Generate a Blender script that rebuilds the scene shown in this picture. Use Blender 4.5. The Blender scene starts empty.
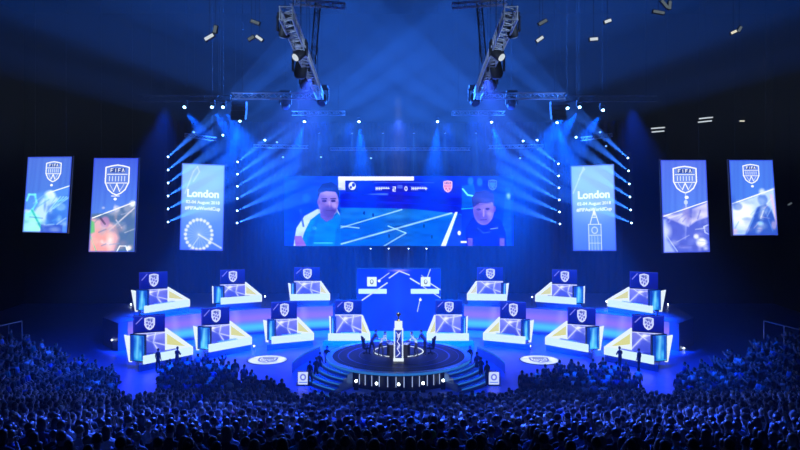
import bpy, bmesh, math, random
import numpy as np
from mathutils import Vector, Matrix
random.seed(7); rng = np.random.default_rng(7)
D = bpy.data; SC = bpy.context.scene; COL = SC.collection
R = math.radians
# ------------------------------------------------------------------ frame
F, CX, HY, H = 750.0, 398.5, 180.0, 14.5          # focal length in pixels, axis, horizon row, eye height

def at(px, py, Y):
    return Vector(((px-CX)/F*Y, Y, H-(py-HY)/F*Y))
def on(px, py, z):                                 # the point of the level z seen at a pixel
    Y = (H-z)*F/(py-HY)
    return Vector(((px-CX)/F*Y, Y, z))
def lin(c):
    return tuple(((v/255)/12.92 if v/255 <= .04045 else ((v/255+.055)/1.055)**2.4) for v in c)

# ------------------------------------------------------------------ materials
def mat(name, col, rough=.6, metal=0, spec=.5, objcol=False, attr=None, noise=0):
    m = D.materials.new(name); m.use_nodes = True; nt = m.node_tree; b = nt.nodes['Principled BSDF']
    b.inputs['Base Color'].default_value = (*col, 1); b.inputs['Roughness'].default_value = rough
    b.inputs['Metallic'].default_value = metal; b.inputs['Specular IOR Level'].default_value = spec
    if objcol:
        o = nt.nodes.new('ShaderNodeObjectInfo'); nt.links.new(o.outputs['Color'], b.inputs['Base Color'])
    if attr:
        o = nt.nodes.new('ShaderNodeAttribute'); o.attribute_name = attr
        nt.links.new(o.outputs['Color'], b.inputs['Base Color'])
    if noise:
        tc = nt.nodes.new('ShaderNodeTexCoord'); n = nt.nodes.new('ShaderNodeTexNoise'); n.inputs['Scale'].default_value = noise
        n.inputs['Detail'].default_value = 3
        r = nt.nodes.new('ShaderNodeMapRange'); r.inputs['To Min'].default_value = rough*.7; r.inputs['To Max'].default_value = min(1, rough*1.4)
        nt.links.new(tc.outputs['Object'], n.inputs['Vector']); nt.links.new(n.outputs['Fac'], r.inputs['Value']); nt.links.new(r.outputs['Result'], b.inputs['Roughness'])
    return m
def emit(name, col, s=1.0, sample=False):
    m = D.materials.new(name); m.use_nodes = True; nt = m.node_tree; nt.nodes.clear()
    e = nt.nodes.new('ShaderNodeEmission'); o = nt.nodes.new('ShaderNodeOutputMaterial')
    e.inputs['Color'].default_value = (*col, 1); e.inputs['Strength'].default_value = s
    nt.links.new(e.outputs[0], o.inputs[0])
    m.cycles.emission_sampling = 'AUTO' if sample else 'NONE'
    return m
def emit_attr(name, s):
    m = D.materials.new(name); m.use_nodes = True; nt = m.node_tree; nt.nodes.clear()
    e = nt.nodes.new('ShaderNodeEmission'); o = nt.nodes.new('ShaderNodeOutputMaterial'); a = nt.nodes.new('ShaderNodeAttribute')
    a.attribute_name = 'Col'; e.inputs['Strength'].default_value = s
    nt.links.new(a.outputs['Color'], e.inputs['Color']); nt.links.new(e.outputs[0], o.inputs[0])
    m.cycles.emission_sampling = 'NONE'
    return m
SCR = 1.3
M = dict(
    black=mat('black_paint', (.012, .012, .016), .6), wall=mat('dark_wall', (.008, .008, .012), .9, spec=.1),
    drape=mat('dark_drape', (.02, .022, .05), .95), ceil=mat('dark_ceiling', (.004, .004, .006), .95, spec=.1),
    floor=mat('gloss_floor', (.07, .17, .55), .38, noise=1.5), step=mat('step_paint', (.2, .33, .6), .45), rimpaint=mat('rim_paint', (.7, .75, .85), .35),
    disc=mat('stage_gloss', (.012, .014, .03), .42, spec=.2), tier=mat('tier_concrete', (.05, .05, .06), .85, noise=2),
    alu=mat('aluminium', (.75, .76, .78), .4, .25), plinth=mat('pod_plinth', (.14, .16, .32), .4),
    case=mat('screen_case', (.02, .02, .03), .5), fabric=mat('chair_fabric', (.03, .03, .05), .8),
    shirt=mat('shirt_cloth', (.5, .5, .5), .85, objcol=True), skin=mat('skin', (.55, .36, .27), .55),
    trouser=mat('trouser_cloth', (.025, .028, .045), .9), hair=mat('hair', (.03, .022, .018), .42, spec=.8, objcol=True),
    shoe=mat('shoe', (.05, .05, .055), .6), crowd=mat('crowd_cloth', (.5, .5, .5), .8, attr='Col'),
    eye=mat('eye', (.02, .02, .02), .2), gold=mat('gold', (.9, .7, .35), .25, 1), desk=mat('desk_laminate', (.5, .52, .6), .4),
    screen=emit_attr('screen_content', SCR), riser=emit_attr('riser_content', 2.1), white=emit('lit_white', lin((232, 246, 250)), 1.15),
    band=emit('band_light', lin((205, 235, 248)), 1.25), yellow=emit('wing_painted_glow', lin((222, 222, 135)), 1.1),
    letter=emit('lit_letter', lin((225, 240, 255)), 1.5), rim=emit('blue_strip', lin((60, 150, 255)), .55),
    lens=emit('lens_blue', (.35, .7, 1.0), 14), lensw=emit('lens_white', (.75, .9, 1.0), 9), tube=emit('light_tube', (.45, .6, 1.0), .8),
    lamp=emit('lamp_glass', (.7, .78, .85), .9), lampw=emit('lamp_warm', (1, .95, .75), .8), dim=emit('lamp_dim', (.4, .5, .6), .25),
    skyblue=emit('lens_soft', (.15, .35, 1.0), 2.5), glassblue=mat('lens_glass', (.3, .4, .6), .1, .3), cap=mat('cap_green', (.16, .5, .28), .7))

# ------------------------------------------------------------------ objects
def link(name, me, m=None, parent=None):
    o = D.objects.new(name, me); COL.objects.link(o)
    if m is not None and me is not None:
        for k in (m if isinstance(m, (list, tuple)) else [m]): me.materials.append(k)
    if parent: o.parent = parent
    return o
def tag(o, label, cat, group=None, kind=None):
    o['label'] = label; o['category'] = cat
    if group: o['group'] = group
    if kind: o['kind'] = kind
    return o
def empty(name, loc, rz=0, label=None, cat=None, group=None):
    o = D.objects.new(name, None); COL.objects.link(o); o.location = loc; o.rotation_euler = (0, 0, rz); o.empty_display_size = .3
    if label: tag(o, label, cat, group)
    return o
def copy_tree(o, parent=None):
    c = o.copy(); COL.objects.link(c); c.parent = parent
    for ch in o.children: copy_tree(ch, c)
    return c
class MB:
    def __init__(s): s.v = []; s.f = []
    def add(s, vs, fs):
        n = len(s.v); s.v += [tuple(v) for v in vs]; s.f += [tuple(i+n for i in f) for f in fs]; return s
    def box(s, c, d, mx=None):
        x, y, z = [k/2 for k in d]
        vs = [Vector((a*x, b*y, e*z)) for a in (-1, 1) for b in (-1, 1) for e in (-1, 1)]
        if mx is not None: vs = [mx @ v for v in vs]
        vs = [v+Vector(c) for v in vs]
        return s.add(vs, [(0, 1, 3, 2), (4, 6, 7, 5), (0, 4, 5, 1), (2, 3, 7, 6), (0, 2, 6, 4), (1, 5, 7, 3)])
    def bbox(s, lo, hi):
        return s.box([(a+b)/2 for a, b in zip(lo, hi)], [b-a for a, b in zip(lo, hi)])
    def cyl(s, p, q, r, r2=None, n=8):
        p = Vector(p); q = Vector(q); d = (q-p)
        if d.length < 1e-6: return s
        r2 = r if r2 is None else r2; u = d.normalized().orthogonal().normalized(); w = d.normalized().cross(u)
        vs = []
        for (c, rr) in ((p, r), (q, r2)):
            for i in range(n):
                a = 2*math.pi*i/n; vs.append(c+(u*math.cos(a)+w*math.sin(a))*rr)
        fs = [(i, (i+1) % n, n+(i+1) % n, n+i) for i in range(n)]+[tuple(range(n))[::-1], tuple(range(n, 2*n))]
        return s.add(vs, fs)
    def prism(s, pts, z0, z1):
        n = len(pts); A = sum(pts[i][0]*pts[(i+1) % n][1]-pts[(i+1) % n][0]*pts[i][1] for i in range(n))
        if A < 0: pts = pts[::-1]
        vs = [(p[0], p[1], z0) for p in pts]+[(p[0], p[1], z1) for p in pts]
        return s.add(vs, [(i, (i+1) % n, n+(i+1) % n, n+i) for i in range(n)]+[tuple(range(n))[::-1], tuple(range(n, 2*n))])
    def slab(s, pts, t):                    # polygon of 3-D points given a thickness vector t
        n = len(pts); t = Vector(t); vs = [Vector(p) for p in pts]+[Vector(p)+t for p in pts]
        return s.add(vs, [(i, (i+1) % n, n+(i+1) % n, n+i) for i in range(n)]+[tuple(range(n))[::-1], tuple(range(n, 2*n))])
    def lathe(s, prof, c=(0, 0, 0), n=24, a0=0, a1=2*math.pi, close=False):
        full = abs(a1-a0-2*math.pi) < 1e-6; m = n if full else n+1; k = len(prof)
        vs = [(c[0]+r*math.cos(a0+(a1-a0)*i/n), c[1]+r*math.sin(a0+(a1-a0)*i/n), c[2]+z) for i in range(m) for r, z in prof]
        fs = []
        for i in range(n):
            j = (i+1) % m
            for q in range(k if close else k-1):
                q2 = (q+1) % k; fs.append((i*k+q, j*k+q, j*k+q2, i*k+q2))
        if close and not full: fs += [tuple(range(k))[::-1], tuple(n*k+q for q in range(k))]
        return s.add(vs, fs)
    def ball(s, c, r, n=10, m=7):
        if not isinstance(r, (tuple, list)): r = (r, r, r)
        vs = [(c[0], c[1], c[2]+r[2])]
        for j in range(1, m):
            for i in range(n):
                a = 2*math.pi*i/n; b = math.pi*j/m
                vs.append((c[0]+r[0]*math.cos(a)*math.sin(b), c[1]+r[1]*math.sin(a)*math.sin(b), c[2]+r[2]*math.cos(b)))
        vs.append((c[0], c[1], c[2]-r[2])); fs = [(0, 1+i, 1+(i+1) % n) for i in range(n)]
        for j in range(m-2):
            for i in range(n): fs.append((1+j*n+i, 1+(j+1)*n+i, 1+(j+1)*n+(i+1) % n, 1+j*n+(i+1) % n))
        L = len(vs)-1; fs += [(L, 1+(m-2)*n+(i+1) % n, 1+(m-2)*n+i) for i in range(n)]
        return s.add(vs, fs)
    def mesh(s, name='m', smooth=False):
        me = D.meshes.new(name); me.from_pydata(s.v, [], s.f); me.validate()
        bm = bmesh.new(); bm.from_mesh(me); bmesh.ops.recalc_face_normals(bm, faces=bm.faces); bm.to_mesh(me); bm.free()
        if smooth: me.polygons.foreach_set('use_smooth', [True]*len(me.polygons))
        return me
    def build(s, name, m, parent=None, smooth=False): return link(name, s.mesh(name, smooth), m, parent)
def struct(o): o['kind'] = 'structure'; return o

# ------------------------------------------------------------------ pictures shown on the LED screens (colour per point of a fine grid)
class Canvas:
    def __init__(s, w, h, ss, bg):
        s.w, s.h = w, h; s.nx, s.ny = int(w*ss)+1, int(h*ss)+1
        s.X, s.Y = np.meshgrid(np.linspace(0, w, s.nx), np.linspace(0, h, s.ny)); s.a = np.zeros((s.ny, s.nx, 3)); s.a[:] = bg; s.soft = .8/ss
    def mix(s, m, c, al=1): m = np.clip(m, 0, 1)[..., None]*al; s.a = s.a*(1-m)+np.array(c, float)*m; return s
    def ell(s, cx, cy, rx, ry, c, al=1, soft=None):
        so = (soft or s.soft); d = (np.sqrt(((s.X-cx)/rx)**2+((s.Y-cy)/ry)**2)-1)*min(rx, ry); return s.mix(.5-d/so, c, al)
    def segd(s, p, q):
        px, py = s.X-p[0], s.Y-p[1]; dx, dy = q[0]-p[0], q[1]-p[1]; t = np.clip((px*dx+py*dy)/(dx*dx+dy*dy+1e-9), 0, 1)
        return np.hypot(px-t*dx, py-t*dy)
    def line(s, p, q, w, c, al=1, soft=None): return s.mix(.5-(s.segd(p, q)-w/2)/(soft or s.soft), c, al)
    def pl(s, pts, w, c, al=1, soft=None):
        for a, b in zip(pts[:-1], pts[1:]): s.line(a, b, w, c, al, soft)
        return s
    def poly(s, pts, c, al=1, soft=None):
        ins = np.zeros(s.X.shape, bool); d = np.full(s.X.shape, 1e9)
        for i in range(len(pts)):
            (x1, y1), (x2, y2) = pts[i], pts[(i+1) % len(pts)]; d = np.minimum(d, s.segd((x1, y1), (x2, y2)))
            cnd = ((y1 > s.Y) != (y2 > s.Y)); ins ^= cnd & (s.X < (x2-x1)*(s.Y-y1)/((y2-y1) if y2 != y1 else 1e-9)+x1)
        return s.mix(.5+np.where(ins, d, -d)/(soft or s.soft), c, al)
    def rect(s, x0, y0, x1, y1, c, al=1, soft=None): return s.poly([(x0, y0), (x1, y0), (x1, y1), (x0, y1)], c, al, soft)
    def grad(s, c0, c1, ax='y'):
        t = (s.Y/s.h if ax == 'y' else s.X/s.w)[..., None]; s.a = np.array(c0, float)*(1-t)+np.array(c1, float)*t; return s
    def noise(s, amp, cells=9, seed=0):
        g = np.random.default_rng(seed).normal(size=(cells+2, cells+2)); u = s.X/s.w*cells; v = s.Y/s.h*cells; i = u.astype(int); j = v.astype(int); fu = u-i; fv = v-j
        fu = fu*fu*(3-2*fu); fv = fv*fv*(3-2*fv)
        n = g[j, i]*(1-fu)*(1-fv)+g[j, i+1]*fu*(1-fv)+g[j+1, i]*(1-fu)*fv+g[j+1, i+1]*fu*fv
        s.a = np.clip(s.a+n[..., None]*np.array(amp, float), 0, 255); return s
    def mesh(s, TL, TR, BL, BR, name='display'):       # corners in world or local space
        TL, TR, BL, BR = [np.array(v, float) for v in (TL, TR, BL, BR)]
        u = (s.X/s.w).reshape(-1, 1); v = (s.Y/s.h).reshape(-1, 1)
        P = (TL*(1-u)+TR*u)*(1-v)+(BL*(1-u)+BR*u)*v
        nx, ny = s.nx, s.ny; i = np.arange(nx-1)[None, :]+np.arange(ny-1)[:, None]*nx; i = i.reshape(-1)
        fs = np.stack([i, i+nx, i+nx+1, i+1], 1)
        me = D.meshes.new(name); me.from_pydata(P.tolist(), [], fs.tolist())
        c = s.a.reshape(-1, 3)/255; c = np.where(c <= .04045, c/12.92, ((c+.055)/1.055)**2.4)
        at_ = me.color_attributes.new('Col', 'FLOAT_COLOR', 'POINT'); at_.data.foreach_set('color', np.hstack([c, np.ones((len(c), 1))]).astype(np.float32).reshape(-1))
        return me
def shield(cv, cx, cy, w, h, col, fill=None, lw=.7, word=False):
    o = [(-.5, -.42), (-.25, -.47), (0, -.5), (.25, -.47), (.5, -.42), (.5, .08), (.36, .32), (.18, .44), (0, .5), (-.18, .44), (-.36, .32), (-.5, .08), (-.5, -.42)]
    o = [(cx+a*w, cy+b*h) for a, b in o]
    if fill is not None: cv.poly(o[:-1], fill, .9)
    cv.pl(o, lw, col)
    cv.rect(cx-.33*w, cy-.40*h, cx+.33*w, cy-.25*h, (20, 45, 130), .75)
    for k in range(4):                      # F I F A
        x = cx+(-.24+.16*k)*w; y0 = cy-.38*h; y1 = cy-.27*h; q = .045*w
        if k == 1: cv.line((x, y0), (x, y1), lw*.5, col)
        elif k == 3: cv.pl([(x-q, y1), (x, y0), (x+q, y1)], lw*.5, col)
        else: cv.pl([(x+q, y0), (x-q, y0), (x-q, y1)], lw*.5, col).line((x-q, (y0+y1)/2), (x+q*.5, (y0+y1)/2), lw*.5, col)
    cv.line((cx-.42*w, cy-.19*h), (cx+.42*w, cy-.19*h), lw*.6, col); cv.line((cx-.44*w, cy+.1*h), (cx+.44*w, cy+.1*h), lw*.6, col)
    for k in range(6): cv.line((cx+(-.33+.13*k)*w, cy-.12*h), (cx+(-.33+.13*k)*w, cy+.03*h), lw*.7, col, .75)
    cv.pl([(cx-.13*w, cy+.38*h), (cx, cy+.13*h), (cx+.13*w, cy+.38*h)], lw*.8, col)
    cv.line((cx-.3*w, cy+.14*h), (cx-.16*w, cy+.34*h), lw*.5, col, .7); cv.line((cx+.3*w, cy+.14*h), (cx+.16*w, cy+.34*h), lw*.5, col, .7)
def star_emblem(cv, cx, cy, w, h):
    shield(cv, cx, cy, w, h, (235, 240, 255), (205, 214, 250), .5)
    for a in range(6):
        t = a*math.pi/3+.3; cv.ell(cx+math.cos(t)*w*.27, cy+math.sin(t)*h*.27, w*.1, h*.1, (60, 60, 170), .8)
    cv.ell(cx, cy, w*.11, h*.11, (90, 90, 190), .8)
W_ = (250, 252, 255)
def text_part(txt, parent, mtl, C, size, right, up, nrm, off=.0, name='lettering', bold=.0):
    cu = D.curves.new('t', 'FONT'); cu.body = txt; cu.align_x = 'CENTER'; cu.align_y = 'CENTER'; cu.size = size; cu.offset = bold; cu.extrude = .01; cu.resolution_u = 3
    t = D.objects.new('t', cu); COL.objects.link(t); bpy.context.view_layer.update()
    me = D.meshes.new_from_object(t.evaluated_get(bpy.context.evaluated_depsgraph_get())); D.objects.remove(t)
    me.transform(Matrix.Translation(Vector(C)+nrm*.05) @ Matrix((right, up, nrm)).transposed().to_4x4())
    me.materials.clear(); return link(name, me, mtl, parent)

def led(name, TL, TR, BL, BR, cv, label, cat, group=None, thick=.25, cables=None, parent=None):
    TL, TR, BL, BR = map(Vector, (TL, TR, BL, BR)); c = (TL+TR+BL+BR)/4; r = (TR-TL).normalized(); u = (TL-BL).normalized(); n = r.cross(u).normalized()
    if n.y > 0: n = -n
    root = parent or empty(name, c, 0, label, cat, group); off = root.location if parent is None else Vector((0, 0, 0))
    m = .06; A = [TL-r*m+u*m, TR+r*m+u*m, BR+r*m-u*m, BL-r*m-u*m]
    MB().slab([p-off-n*.02 for p in A], -n*thick).build('housing', M['case'], root)
    link('display', cv.mesh(TL-off, TR-off, BL-off, BR-off), M['screen'], root)
    if cables:
        for p in (TL*.85+TR*.15, TL*.15+TR*.85):
            MB().cyl(p-off-n*.1, Vector((p.x, p.y, cables))-off, .03, n=6).build('hanging_cable', M['black'], root)
    return root, r, u, n, off

# ================================================================== the hall
def plane(name, pts, m): me = D.meshes.new(name); me.from_pydata([tuple(p) for p in pts], [], [tuple(range(len(pts)))]); return struct(link(name, me, m))
XW, YB, YF, ZC = 44, 88, -8, 34
MB().bbox((-XW, YF, -.4), (XW, YB, 0)).build('floor', M['floor'])['kind'] = 'structure'
MB().bbox((-XW, YF, ZC), (XW, YB, ZC+.4)).build('ceiling', M['ceil'])['kind'] = 'structure'
MB().bbox((-XW-.4, YF, 0), (-XW, YB, ZC)).build('wall_left', M['wall'])['kind'] = 'structure'
MB().bbox((XW, YF, 0), (XW+.4, YB, ZC)).build('wall_right', M['wall'])['kind'] = 'structure'
MB().bbox((-XW, YB, 0), (XW, YB+.4, ZC)).build('wall_back', M['wall'])['kind'] = 'structure'
MB().bbox((-XW, YF-.4, 0), (XW, YF, ZC)).build('wall_front', M['wall'])['kind'] = 'structure'
# a pleated drape behind the stage
mb = MB(); n = 360; vs = []; w = 24.5
for i in range(n+1):
    x = -w+2*w*i/n; y = 85.5-2.2*abs(x/w)**2*1.6+.18*math.sin(i*1.15); vs += [(x, y, 0), (x, y, 21)]
mb.add(vs, [(2*i, 2*i+2, 2*i+3, 2*i+1) for i in range(n)])
tag(mb.build('stage_drape', M['drape'], smooth=True), 'tall dark blue pleated drape hanging behind the main video screen', 'curtain')

# ================================================================== main video wall
cv = Canvas(230, 70, 3, (18, 52, 205)); cv.noise((4, 10, 18), 12, 1)
cv.poly([(0, 0), (56, 0), (56, 70), (0, 70)], (22, 78, 205)); cv.ell(8, 30, 12, 26, (14, 44, 175), .5, 8); cv.ell(22, 22, 4, 4, (50, 110, 230), .7, 3)
cv.rect(56, 32, 178, 70, (22, 104, 190)); cv.poly([(56, 32), (150, 33), (178, 36), (178, 42), (56, 44)], (48, 128, 205), .8, 4)
cv.poly([(95, 12), (178, 12), (178, 38), (130, 33), (56, 31), (56, 18)], (12, 30, 190)); cv.line((60, 24), (178, 30), 1, (30, 60, 220), .6); cv.line((60, 15), (178, 20), 4, (22, 48, 215), .6)
cv.rect(54, .5, 130, 4.5, W_, .93); cv.poly([(54, .5), (61, .5), (61, 14), (54, 14)], W_, .85); cv.rect(62, 4.5, 172, 16, (12, 34, 185), .95)
cv.rect(62, 4.5, 74, 16, (8, 22, 150)); cv.ell(68, 10, 3.6, 4, W_, .9); cv.ell(69.3, 9, 1.6, 2, (20, 40, 150)); cv.ell(66.6, 11.4, 1.2, 1.4, (20, 40, 150))
cv.rect(90, 6, 150, 7, (120, 150, 240), .5)
for x0, x1 in ((92, 105), (128, 143)):
    x = x0
    while x < x1: cv.line((x, 11.3), (x, 13.8 if int(x*7) % 3 else 12.6), .9, (215, 225, 255)); cv.line((x, 12.5), (x+1.3, 12.5), .6, (215, 225, 255)); x += 1.75
cv.pl([(109, 11), (111.5, 11), (111.5, 13), (109, 13), (109, 15), (111.5, 15)], .8, W_); cv.rect(113.5, 9, 118.5, 12.5, (160, 180, 245), .5); cv.ell(122, 12.6, 1.6, 2.3, W_); cv.ell(122, 12.6, .8, 1.4, (20, 40, 180))
cv.poly([(90, 17.5), (104, 17), (104, 19.5), (80, 18.5)], (130, 170, 245), .6, 1)
shield(cv, 164, 10.5, 8, 11, (240, 190, 190), (205, 90, 120), 1)
for p, q in (((56, 52), (118, 33.5)), ((57, 68), (168, 37)), ((100, 70), (122, 57)), ((122, 57), (104, 50)), ((56, 50), (75, 52))): cv.line(p, q, 1.1 if p[0] != 57 else 1.6, (185, 225, 250), .8)
cv.poly([(157, 70), (162, 70), (174, 36), (171.5, 36)], (225, 240, 250)); cv.poly([(163, 70), (178, 70), (178, 40), (174.5, 38)], (40, 70, 185), .9)
for x, y in ((80, 37), (89, 39), (140, 50), (105, 60), (148, 61)): cv.ell(x, y, .9, 1.8, (10, 30, 110), .9)
# left player camera: man with dark hair, teal shirt with white sleeve
cv.poly([(9, 70), (12, 52), (20, 40), (33, 33), (53, 33), (56, 40), (56, 70)], (190, 215, 240)); cv.poly([(16, 70), (20, 56), (26, 44), (35, 37), (44, 44), (53, 36), (56, 40), (56, 70)], (0, 132, 208))
cv.poly([(10, 60), (17, 60), (22, 70), (11, 70)], (150, 110, 190)); cv.ell(30, 52, 2, 1.8, (190, 240, 255), .9); cv.line((30, 67), (48, 67), 1.2, (120, 215, 245), .7)
cv.poly([(36, 34), (50, 34), (49, 42), (42, 46), (36, 41)], (120, 105, 175)); cv.ell(44, 26, 10.2, 14, (150, 130, 195)); cv.ell(45, 36, 7.5, 6, (95, 85, 160), .55, 3)
cv.poly([(33.5, 22), (33.5, 14), (38, 8), (47, 6), (53, 10), (55, 16), (54.5, 22), (52, 16), (42, 15), (36, 17)], (30, 55, 130)); cv.ell(46, 13, 9, 1.4, (50, 90, 170), .7, 2)
cv.ell(40, 25, 2.4, 1.1, (45, 40, 110)); cv.ell(49, 25, 2.4, 1.1, (45, 40, 110)); cv.line((37.5, 22.8), (42.5, 22.8), 1, (40, 45, 120)); cv.line((46.5, 22.8), (51.5, 22.8), 1, (40, 45, 120))
cv.line((45, 26), (45.5, 31), 1.6, (185, 160, 215), .7); cv.line((42, 34.5), (48, 34.5), 1.1, (90, 60, 130)); cv.ell(34.2, 26, 1.3, 3, (130, 105, 175)); cv.line((16, 34), (19, 50), 2, (60, 90, 200), .8)
# right player camera: man looking down, navy shirt
cv.rect(178, 0, 230, 70, (20, 62, 205)); cv.poly([(178, 10), (190, 8), (194, 28), (178, 34)], (15, 105, 195), .9); cv.pl([(179, 13), (184, 19), (190, 20)], 1.6, (130, 235, 230)); cv.line((178, 33), (190, 32), 1, (60, 190, 220))
for x, y in ((187, 5), (196, 6), (209, 8)): cv.ell(x, y, 3, 4, (70, 150, 225), .7, 2)
shield(cv, 209, 9, 8, 10, (120, 160, 235), None, .6)
cv.poly([(222, 10), (227, 12), (228, 70), (218, 70)], (45, 95, 225), .7); cv.ell(225, 20, 2, 3, (150, 200, 255), .8, 2)
cv.poly([(182, 70), (182, 52), (188, 42), (197, 38), (208, 40), (217, 44), (222, 56), (223, 70)], (10, 24, 175)); cv.ell(200, 34, 10.5, 15, (140, 120, 190)); cv.ell(200, 42, 6, 6, (95, 80, 165), .5, 3)
cv.poly([(189, 30), (188, 22), (192, 16), (202, 14), (210, 18), (211, 28), (208, 26), (204, 27), (196, 27), (190, 31)], (60, 62, 135)); cv.line((193, 29), (207, 27), 1.2, (110, 95, 170), .7)
cv.ell(195, 33.5, 2.2, 1, (50, 40, 110)); cv.ell(204, 33, 2.2, 1, (50, 40, 110)); cv.line((200, 34), (200, 40), 1.7, (190, 165, 215), .7); cv.line((197, 44), (203, 43.5), 1.1, (85, 60, 130)); cv.ell(211, 33, 1.1, 3, (120, 95, 165))
cv.rect(184, 62, 189, 70, (120, 100, 185)); cv.rect(216, 62, 221, 70, (120, 100, 185)); cv.pl([(194, 52), (200, 57), (206, 56)], .9, (80, 110, 220), .8); cv.line((207, 53), (214, 52), .9, (150, 180, 240), .9)
cv.rect(177, 65, 183, 67, (235, 250, 255)); cv.ell(175.5, 57, 1.6, 2.2, (235, 250, 255)); 
cv.ell(38, 28, 3.5, 9, (105, 88, 160), .5, 4); cv.ell(45, 35.5, 6.8, 5, (75, 62, 130), .5, 3); cv.ell(50, 29, 2.5, 3, (195, 175, 225), .5, 2); cv.ell(43, 17.5, 7, 2, (180, 160, 215), .5, 2)
cv.ell(193, 38, 3.5, 8, (95, 80, 150), .5, 4); cv.ell(206, 38, 2.5, 4, (180, 160, 215), .5, 2); cv.ell(199, 24, 7, 2, (95, 98, 160), .6, 2)
cv.poly([(22, 70), (28, 50), (34, 42), (30, 60), (28, 70)], (0, 105, 185), .7, 2); cv.poly([(50, 70), (52, 52), (56, 46), (56, 70)], (0, 100, 180), .7, 2)
cv.noise((5, 7, 7), 26, 4); cv.a = np.clip((cv.a-105)*1.22+(92, 92, 98), 0, 255)
Ym = 80
root, r, u, n, off = led('video_wall', at(284.5, 176, Ym), at(513.5, 176, Ym), at(284.5, 246, Ym), at(513.5, 246, Ym), cv, 'huge video wall above the stage showing two players and a football match', 'screen', thick=.5, cables=ZC)

# ================================================================== hanging banners
def banner_bg(w, h, c0=(70, 105, 215), c1=(60, 120, 225)):
    c = Canvas(w, h, 4, c0); c.grad(c0, c1)
    for x in (.12, .2, .33, .8, .92): c.line((x*w, 0), ((x-.05)*w, h*.6), w*.05, (45, 80, 200), .35, w*.06)
    return c
def soft_edge(c, col=(30, 40, 200)):
    d = np.minimum(np.minimum(c.X, c.w-c.X), np.minimum(c.Y, c.h-c.Y)); return c.mix(.75-d/2.2, col, .8)
# far left: shield, bright teal figure of a player
c1 = banner_bg(45, 76); c1.poly([(0, 42), (14, 36), (28, 34), (45, 28), (45, 76), (0, 76)], (70, 130, 235), .9, 3); c1.poly([(4, 76), (10, 56), (18, 42), (26, 34), (34, 42), (24, 76)], (190, 225, 250), .9, 3)
c1.poly([(0, 76), (0, 58), (8, 52), (20, 66), (16, 76)], (150, 235, 225), .9, 2); c1.pl([(2, 44), (4, 38), (10, 38), (12, 46), (6, 58)], 2, (110, 235, 240), .9, 1.5); c1.line((8, 54), (20, 74), 2, (30, 180, 190), .9, 1)
c1.line((24, 36), (45, 29), 1, W_, .9); c1.poly([(24, 50), (44, 38), (44, 60), (32, 76), (22, 72)], (50, 110, 225), .9, 3)
for k in range(4): c1.line((22+k*4, 58-k*3), (36+k*3, 40), 1.1, (170, 245, 250), .7, 1)
c1.rect(18, 68, 40, 76, (40, 70, 200), .8, 1); c1.ell(25, 38, 5, 4, (230, 250, 255), .8, 3); shield(c1, 27, 15, 15, 20, W_, (90, 125, 220), 1); c1.ell(26, 28.5, 1.4, 1.2, W_)
# second: shield, warm pink torso and grey pitch
c2 = banner_bg(46, 94, (55, 80, 215), (85, 150, 235)); c2.poly([(0, 56), (20, 55), (44, 43), (46, 44), (46, 94), (0, 94)], (70, 100, 150), .95, 2); c2.poly([(0, 60), (12, 62), (24, 66), (30, 80), (26, 94), (0, 94)], (225, 165, 185), .95, 4)
c2.poly([(2, 94), (6, 72), (16, 70), (24, 84), (22, 94)], (240, 150, 150), .8, 4); c2.line((2, 60), (44, 44), 1.1, W_); c2.line((20, 72), (44, 50), 1.4, (215, 205, 225), .9, 1); c2.line((26, 62), (32, 70), 1.2, (210, 200, 225), .8)
c2.ell(15, 64, 4.5, 5.5, (170, 120, 180), .9, 2); c2.line((10, 60), (15, 66), 2, (80, 60, 110), .9); c2.poly([(0, 62), (4, 64), (5, 74), (0, 76)], (60, 190, 110), .8, 2); c2.ell(42, 46, 3, 3, W_, .9, 3); c2.line((1, 78), (8, 94), 1, (60, 220, 160), .7)
c2.pl([(28, 94), (31, 88), (37, 88), (39, 93)], 1.3, (225, 240, 255)); c2.ell(40, 90, 2.4, 2.4, W_, .9, 2); c2.ell(21, 81, 2.5, 8, W_, .8, 5); shield(c2, 25, 22, 24, 30, W_, (85, 115, 215), 1.2); c2.ell(24, 41, 1.6, 1.4, W_); c2.line((20, 38), (28, 38), .7, W_)
# right inner: shield with trophy, violet
c3 = banner_bg(46, 94, (75, 100, 225), (70, 130, 235)); c3.poly([(0, 54), (20, 54), (46, 42), (46, 94), (0, 94)], (70, 85, 205), .95, 2); c3.poly([(0, 56), (22, 53), (30, 60), (26, 68), (12, 62)], (190, 190, 245), .95, 2)
c3.poly([(30, 50), (46, 43), (46, 58), (34, 62), (28, 66)], (205, 200, 245), .95, 2); c3.ell(24, 56, 4.5, 9, (135, 130, 215), .9, 3); c3.line((24, 60), (22, 80), 1, (140, 150, 240), .7, 1.5); c3.line((1, 57), (46, 42), 1, W_)
c3.poly([(0, 60), (4, 60), (4, 80), (12, 94), (0, 94)], (170, 190, 255), .8, 3); c3.ell(38, 84, 5, 4.5, W_, .95, 3); c3.ell(33, 78, 2.5, 2.5, W_, .9, 2); c3.pl([(46, 66), (41, 68), (42, 74), (46, 76)], 1.2, (180, 190, 255)); c3.ell(4, 72, 4, 6, (220, 225, 255), .7, 5); c3.line((2, 74), (14, 93), 1, (180, 200, 255), .8)
shield(c3, 24, 20, 23, 27, W_, (95, 125, 225), 1.2); c3.line((24, 34), (24, 48), 1.2, (170, 190, 255), .8); c3.ell(25, 38, 2, 1.6, W_); c3.ell(24, 43, 2, 2.4, (190, 205, 255), .9)
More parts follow.
